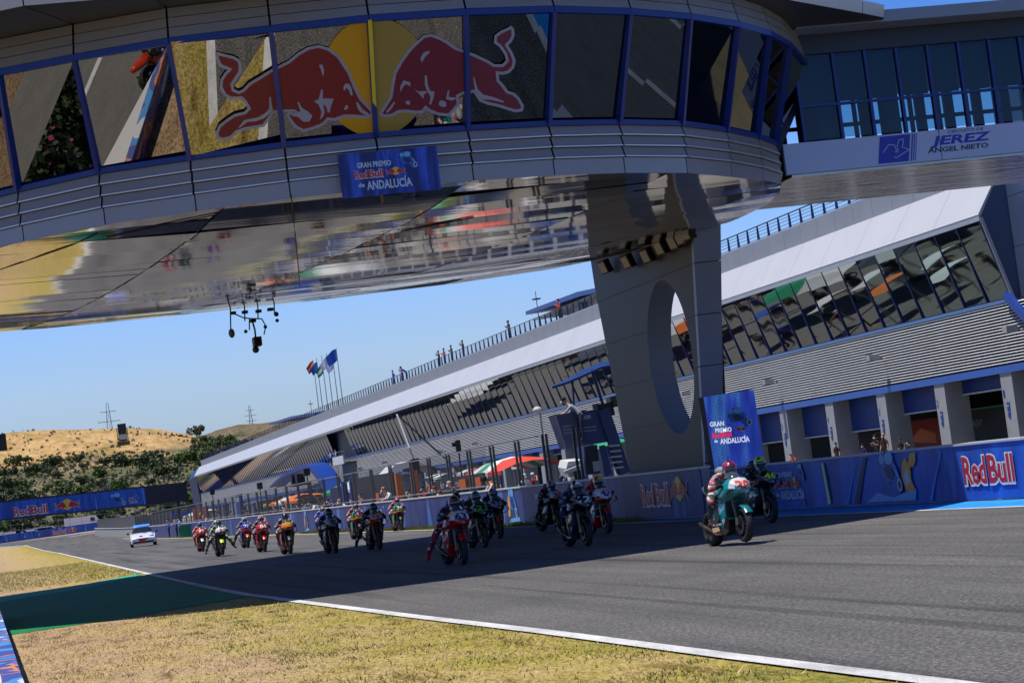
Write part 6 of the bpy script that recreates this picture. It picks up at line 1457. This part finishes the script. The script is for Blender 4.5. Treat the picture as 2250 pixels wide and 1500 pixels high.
# canopy wing above the tower
cw = empty('tower_canopy'); tag(cw, 'dark blue curved canopy sweeping over the tower towards the pillar', 'canopy')
b = MB(); up_pts = [(1211,848),(1245,833),(1280,812),(1315,797),(1345,789)]; lo_pts = [(1213,849),(1248,838),(1285,822),(1320,806),(1347,801)]
rings = []
for u_, l2 in zip(up_pts, lo_pts):
    a_, c_ = by(*u_, 82), by(*l2, 79.5); rings.append([a_, a_+Vector((0,.0,-.08)), c_+Vector((0,0,-.08)), c_])
b.loft(rings); b.build('canopy_panel', NAVY, cw); b = MB(); b.tube([by(1300,812,80), by(1330,905,80)], .06, 6); b.tube([by(1258,838,80), by(1262,905,80)], .04, 6); b.build('post', NAVY, cw)
# tent of grey sheeting beside tower
o = empty('covered_equipment'); tag(o, 'equipment under pale grey sheeting at the foot of the blue tower', 'equipment')
b = MB(); A_ = [by(*p, 77) for p in ((1244,1030),(1248,1014),(1282,1010),(1285,1046),(1250,1048))]; b.add(A_+[v+Vector((.1,1.5,.1)) for v in A_], [(0,1,2,3,4),(9,8,7,6,5)]+[(i, i+5, (i+1) % 5+5, (i+1) % 5) for i in range(5)]); b.build('sheeting', WHT, o)
b = MB(); b.bar(by(1240,1038,76.6), by(1276,1024,76.6), .3, .12); b.build('white_arm', WH, o)
b = MB(); b.box((by(1262,1035,76.8).x, 76.8, 1.25),(by(1276,1035,76.8).x, 77, 1.6)); b.build('black_case', BLK, o)

# ------------------------------------------------------------------ flags on the roof
FLG = [((738,765),(753,882),'2050b0',1),((728,770),(743,885),'d8dce4',0),((717,776),(731,888),'d8dce4',0),((706,781),(720,892),'18803c',2),((696,786),(709,897),'2c58b0',0),((689,790),(701,900),'c8281c',3)]
for k, (t_, bt, col, kind) in enumerate(FLG):
    a_, c_ = bx(*t_, 50), bx(*bt, 50); y = c_.y; o = empty('flagpole', (50, y, 12.3)); h = a_.z-12.3
    tag(o, ['flagpole with large blue flag, nearest of the six on the roof','flagpole with white flag just left of the blue flag','flagpole with white flag in the middle of the row','flagpole with green and white striped flag','flagpole with blue flag left of the green and white one','flagpole with red and yellow flag, farthest of the six'][k], 'flagpole', 'flagpoles on the pit roof')
    b = MB(); b.tube([(0,0,0),(0,0,h)], [.09,.05], 6); b.build('pole', STEEL, o)
    b = MB(); L_, Hh = (1.9, 1.6) if k == 0 else (1.35, 1.2); nx = 8; top = h-(.1 if kind in (1,3) else .6+.7*(k % 2))
    for i in range(nx+1):
        t = i/nx; x = -L_*t*.85; dy = .12*math.sin(t*7+k); dz = -.9*t**1.2
        for j in range(4): b.v.append((x+.12*j*t, dy+.3*t, top+dz-Hh*j/3+.1*math.sin(t*5+j)))
    for i in range(nx):
        for j in range(3): b.f.append([i*4+j, (i+1)*4+j, (i+1)*4+j+1, i*4+j+1]); b.mi.append(j if kind in (2,3) else 0)
    mats = {2: [pcol('18803c'), pcol('e0e4e0'), pcol('18803c')], 3: [pcol('c8281c'), pcol('e0a818'), pcol('c8281c')]}.get(kind, [pcol(col)])
    b.build('flag', mats, o, recalc=False)
for (p0, p1, X, lab) in (((1176,640),(1184,700),46,'thin antenna on the roof beside the blue shelter'),((681,878),(685,908),50,'thin antenna near the far roof shelter')):
    a_, c_ = bx(*p0, X), bx(*p1, X); o = empty('antenna', (X, c_.y, 12.3)); tag(o, lab, 'antenna', 'antennas on the roof'); b = MB(); b.tube([(0,0,0),(0,0,a_.z-12.3)], [.06,.03], 5); b.build('rod', DGREY, o); MB().box((-.3,-.3,a_.z-13.0),(.3,.3,a_.z-12.9)).build('bracket', DGREY, o)

# ------------------------------------------------------------------ far banner bridge and walls
bb = empty('banner_bridge'); tag(bb, 'footbridge over the far track covered by a long blue banner', 'bridge')
A0, A1 = Vector((-30, 408)), Vector((37.5, 436))
def bp_(t, off=0): q = A0+(A1-A0)*t; return q
dd = (A1-A0).normalized(); nn = Vector((dd.y, -dd.x)); Rb = Vector((dd.x, dd.y, 0))
def top_z(x): return 9.15-(x-2.3)*.013
def bot_z(x): return 5.65-(x-2)*.016
b = MB(); a_, c_ = A0, A1
b.add([(a_.x,a_.y,bot_z(a_.x)),(c_.x,c_.y,bot_z(c_.x)),(c_.x,c_.y,top_z(c_.x)),(a_.x,a_.y,top_z(a_.x)),(a_.x-nn.x*2.5,a_.y-nn.y*2.5,bot_z(a_.x)),(c_.x-nn.x*2.5,c_.y-nn.y*2.5,bot_z(c_.x)),(c_.x-nn.x*2.5,c_.y-nn.y*2.5,top_z(c_.x)),(a_.x-nn.x*2.5,a_.y-nn.y*2.5,top_z(a_.x))], [(0,1,2,3),(7,6,5,4),(0,4,5,1),(1,5,6,2),(2,6,7,3),(3,7,4,0)])
b.build('deck', M('deck_navy', (.008,.014,.04), .5), bb)
xe = 29.3
def onb(x, z, out=.05):
    t = (x-A0.x)/(A1.x-A0.x); q = A0+(A1-A0)*t+nn*out; return Vector((q.x, q.y, z))
MB().quad(onb(-29,bot_z(-29)+.25), onb(xe,bot_z(xe)+.25), onb(xe,top_z(xe)-.3), onb(-29,top_z(-29)-.3)).build('banner', BAN_R, bb, recalc=False)
brand(onb(4.9, 6.15, .1), Rb, UZ, 1.55, 6.6, bb); bulls_emblem(onb(14.6, 7.0, .1), Rb, UZ, 5.2, bb, name='bull_emblem')
rider_graphic(onb(24.0, 6.6, .12), Rb, UZ, 1.9, bb, sx=1.5); event_logo(onb(26.0, 5.9, .1), Rb, UZ, 1.3, bb, sx=1.0)
for xx in (-20, 36): q = onb(xx, 0, -1.2); b = MB(); b.box((q.x-.3,q.y-.3,gz(430)-.5),(q.x+.3,q.y+.3,5.9)); b.build('column', DGREY, bb)
fw_ = empty('far_wall'); tag(fw_, 'low wall with blue banners on the far side of the last bend', 'wall')
def fwall(pts, lab_off):
    b = MB()
    for (xa, ya), (xb, yb) in zip(pts, pts[1:]):
        za, zb = gz(ya)+.7, gz(yb)+.7
        b.add([(xa,ya,za-1.0),(xb,yb,zb-1.0),(xb,yb,zb+.95),(xa,ya,za+.95)], [(0,1,2,3)])
        b.add([(xa,ya+.4,za-1.0),(xb,yb+.4,zb-1.0),(xb,yb+.4,zb+.95),(xa,ya+.4,za+.95)], [(3,2,1,0)])
    return b
FP = [(-70,470),(2,482),(20,500),(42,508),(80,512)]
fwall(FP, 0).build('banner', BAN_R, fw_, recalc=False)
dr = Vector((18,18,0)).normalized(); q = Vector((13.2,492.8,gz(492)+.35)); brand(q, dr, UZ, .9, 4.4, fw_); bulls_emblem(q+dr*6.2+Vector((0,-.1,.5)), dr, UZ, 2.6, fw_)
for xx, yy in ((3.2,482.6),(7,486.6),(10,489.6)): rider_graphic(Vector((xx, yy, gz(yy)+.9)), dr, UZ, 1.3, fw_)
o = empty('catch_fence'); tag(o, 'thin catch fence behind the far banner wall', 'fence'); b = MB()
for k in range(60): x_ = -60+2.6*k; y_ = 520; b.box((x_-.04, y_-.04, gz(y_)),(x_+.04, y_+.04, gz(y_)+3.2))
for z in (1, 2, 3.2): b.box((-60,519.98,gz(520)+z-.03),(95,520.02,gz(520)+z+.03))
b.build('fence_posts', STEEL, o)
# parked white trucks behind the fence
for k, (px, py, l_, h_, lab) in enumerate(((75,1131,9,1.6,'white van parked behind the far fence left of the cabin'),(97,1130,5,1.8,'white flatbed truck cab behind the far fence'),(178,1122,8,3.0,'white cabin with door standing behind the banner bridge'),(20,1140,8,1.6,'white lorry parked behind the far fence at the left edge'),(362,1110,6,2.2,'dark grey vehicle behind the far end of the pit fence'))):
    q = by(px, py+8, 545); o = empty('parked_vehicle' if k != 2 else 'cabin', (q.x, 545, gz(545))); tag(o, lab, 'truck' if k != 2 else 'cabin')
    bm_ = WH if k < 4 else DGREY
    b = MB(); b.loft([[(-l_/2,-1,.4),(-l_/2,1,.4),(-l_/2,1,h_),(-l_/2,-1,h_)],[(l_/2-.8,-1,.4),(l_/2-.8,1,.4),(l_/2-.8,1,h_),(l_/2-.8,-1,h_)],[(l_/2,-1,.4),(l_/2,1,.4),(l_/2,1,h_*.6),(l_/2,-1,h_*.6)]]); b.build('body', bm_, o)
    MB().box((l_/2-2,-1.02,h_*.55),(l_/2-1,-1.005,h_*.85)).build('window', BLK, o)
    if k != 2: b = MB(); [b.tube([(x_,-1.05,.4),(x_,1.05,.4)], .4, 10) for x_ in (-l_/3, l_/3)]; b.build('wheel', BLK, o)

# ------------------------------------------------------------------ near left wall wrapped in banner
nw_ = empty('banner_wall'); tag(nw_, 'low wall wrapped in blue orange and white banner at the bottom left edge', 'wall')
NB = M('wrap_blue', (.05,.12,.5), .6); n, L, p = nodes(NB); g = n.new('ShaderNodeNewGeometry').outputs['Position']
mp = n.new('ShaderNodeMapping'); mp.inputs['Scale'].default_value = (1,.55,1.5); mp.inputs['Rotation'].default_value = (.3,0,0); L.new(g, mp.inputs[0]); t = n.new('ShaderNodeTexNoise'); t.inputs['Scale'].default_value = 1.3; t.inputs['Detail'].default_value = 2; L.new(mp.outputs[0], t.inputs['Vector'])
r = ramp(n, [(.3, (.6,.6,.62)), (.38, (.05,.25,.6)), (.46, (.04,.07,.3)), (.53, (.6,.22,.08)), (.56, (.05,.07,.32)), (.62, (.04,.2,.55)), (.68, (.6,.62,.65))]); r.color_ramp.interpolation = 'CONSTANT'; L.new(t.outputs[0], r.inputs[0]); L.new(r.outputs[0], p.inputs['Base Color'])
def slab(xr, w_, h_, ya, yb):
    b = MB(); n_ = 40
    b.loft([[(xr(y)-w_,y,0),(xr(y),y,0),(xr(y)+.004*math.sin(y*3),y,h_),(xr(y)-w_,y,h_)] for y in [ya+(yb-ya)*i/n_ for i in range(n_+1)]]); return b
slab(lambda y: .217-.0045*y, .15, .6, 9, 52).build('banner', NB, nw_)
slab(lambda y: .062-.0045*y, .5, .52, 9, 52).build('white_blocks', M('block_white', (.6,.6,.6), .6), nw_)
# oleanders left of the service road, added unseen for the windows to mirror
olm = [bush_mesh(20+i, 5200, leaf=.035).mesh('crown', [M('oleander_leaves', (.03,.05,.018), .6), M('oleander_flowers', (.35,.06,.10), .6)]) for i in range(3)]
for me_ in olm:
    rr = random.Random(2)
    for p_ in me_.polygons: p_.material_index = 1 if rr.random() < .02 else 0
for i, (x_, y_, s_) in enumerate(((-10.2,42.5,3.0),(-12.3,45.0,3.6),(-8.2,43.6,2.6))):
    o = empty('oleander', (x_, y_, 0), i*1.3); o.scale = (s_,)*3; tag(o, ['dark oleander bush beside the service road, largest of the three','dark oleander bush set back behind the others','small oleander bush nearest the bridge'][i], 'shrub', 'oleanders by the service road'); link('crown', olm[i], o); link('trunk', trunk, o)

# ------------------------------------------------------------------ grass blades near the camera
rg = random.Random(5); b = MB()
def blade(x, y, h, w_, m_):
    a_ = rg.uniform(0, 6.28); lx, ly = rg.gauss(0, h*1.3), rg.gauss(0, h*1.3); dx, dy = math.cos(a_)*w_, math.sin(a_)*w_
    b.m = m_; b.add([(x-dx,y-dy,-.015),(x+dx,y+dy,-.015),(x+lx,y+ly,h)], [(0,1,2)])
cl = [(rg.uniform(.3,5.4), rg.uniform(13,42), rg.uniform(.12,.6), rg.choice((0,0,1,1,1))) for _ in range(320)]
for i in range(26000):
    if rg.random() < .55:
        c_ = rg.choice(cl); x_, y_ = rg.gauss(c_[0], c_[2]*.4), rg.gauss(c_[1], c_[2]*.7); m_ = c_[3] if rg.random() < .7 else 3
    else: x_, y_, m_ = rg.uniform(.28,5.6), 12+30*rg.random()**1.4, rg.choice((0,2,3,3,3))
    if not (.3 < x_ and 11 < y_ < 42.2): continue
    xe_ = 4.93 if y_ > 41 else 5.01+(41-y_)/11*.3 if y_ > 30 else 5.31+(30-y_)/16*.5
    if x_ > xe_-.05: continue
    m_ = m_ if x_ > 2.6 or rg.random() < .25 else 3
    blade(x_, y_, rg.uniform(.008,.026)*(2 if rg.random() < .05 else 1), rg.uniform(.004,.01), m_)
for i in range(9000):
    x_, y_ = rg.uniform(-.2, 5.3), rg.uniform(79, 130)
    if x_ < 5.0: blade(x_, y_, rg.uniform(.03,.09), .012, rg.choice((0,1,1,2,3)))
gb_ = b.build('grass', [M('blade_green', (.26,.27,.04), .8, spec=.1), M('blade_dark_green', (.11,.15,.03), .8, spec=.1), M('blade_yellow', (.45,.36,.10), .8, spec=.1), M('blade_straw', (.55,.41,.24), .8, spec=.1)], recalc=False)
stuff(gb_, 'short dry grass and weeds on the verge', 'grass')
b = MB()
for i in range(5000):
    x_, y_ = rg.uniform(17.15, 18.0), rg.uniform(62, 130); h = rg.uniform(.04,.14); b.m = rg.choice((0,0,1)); b.add([(x_-.02,y_,0),(x_+.02,y_+.02,0),(x_+rg.gauss(0,.03),y_,h)], [(0,1,2)])
stuff(b.build('wall_grass', [M('blade_yellow', (.42,.34,.06)), M('blade_green', (.16,.2,.03))], recalc=False), 'yellow green weeds along the foot of the pit wall', 'grass')
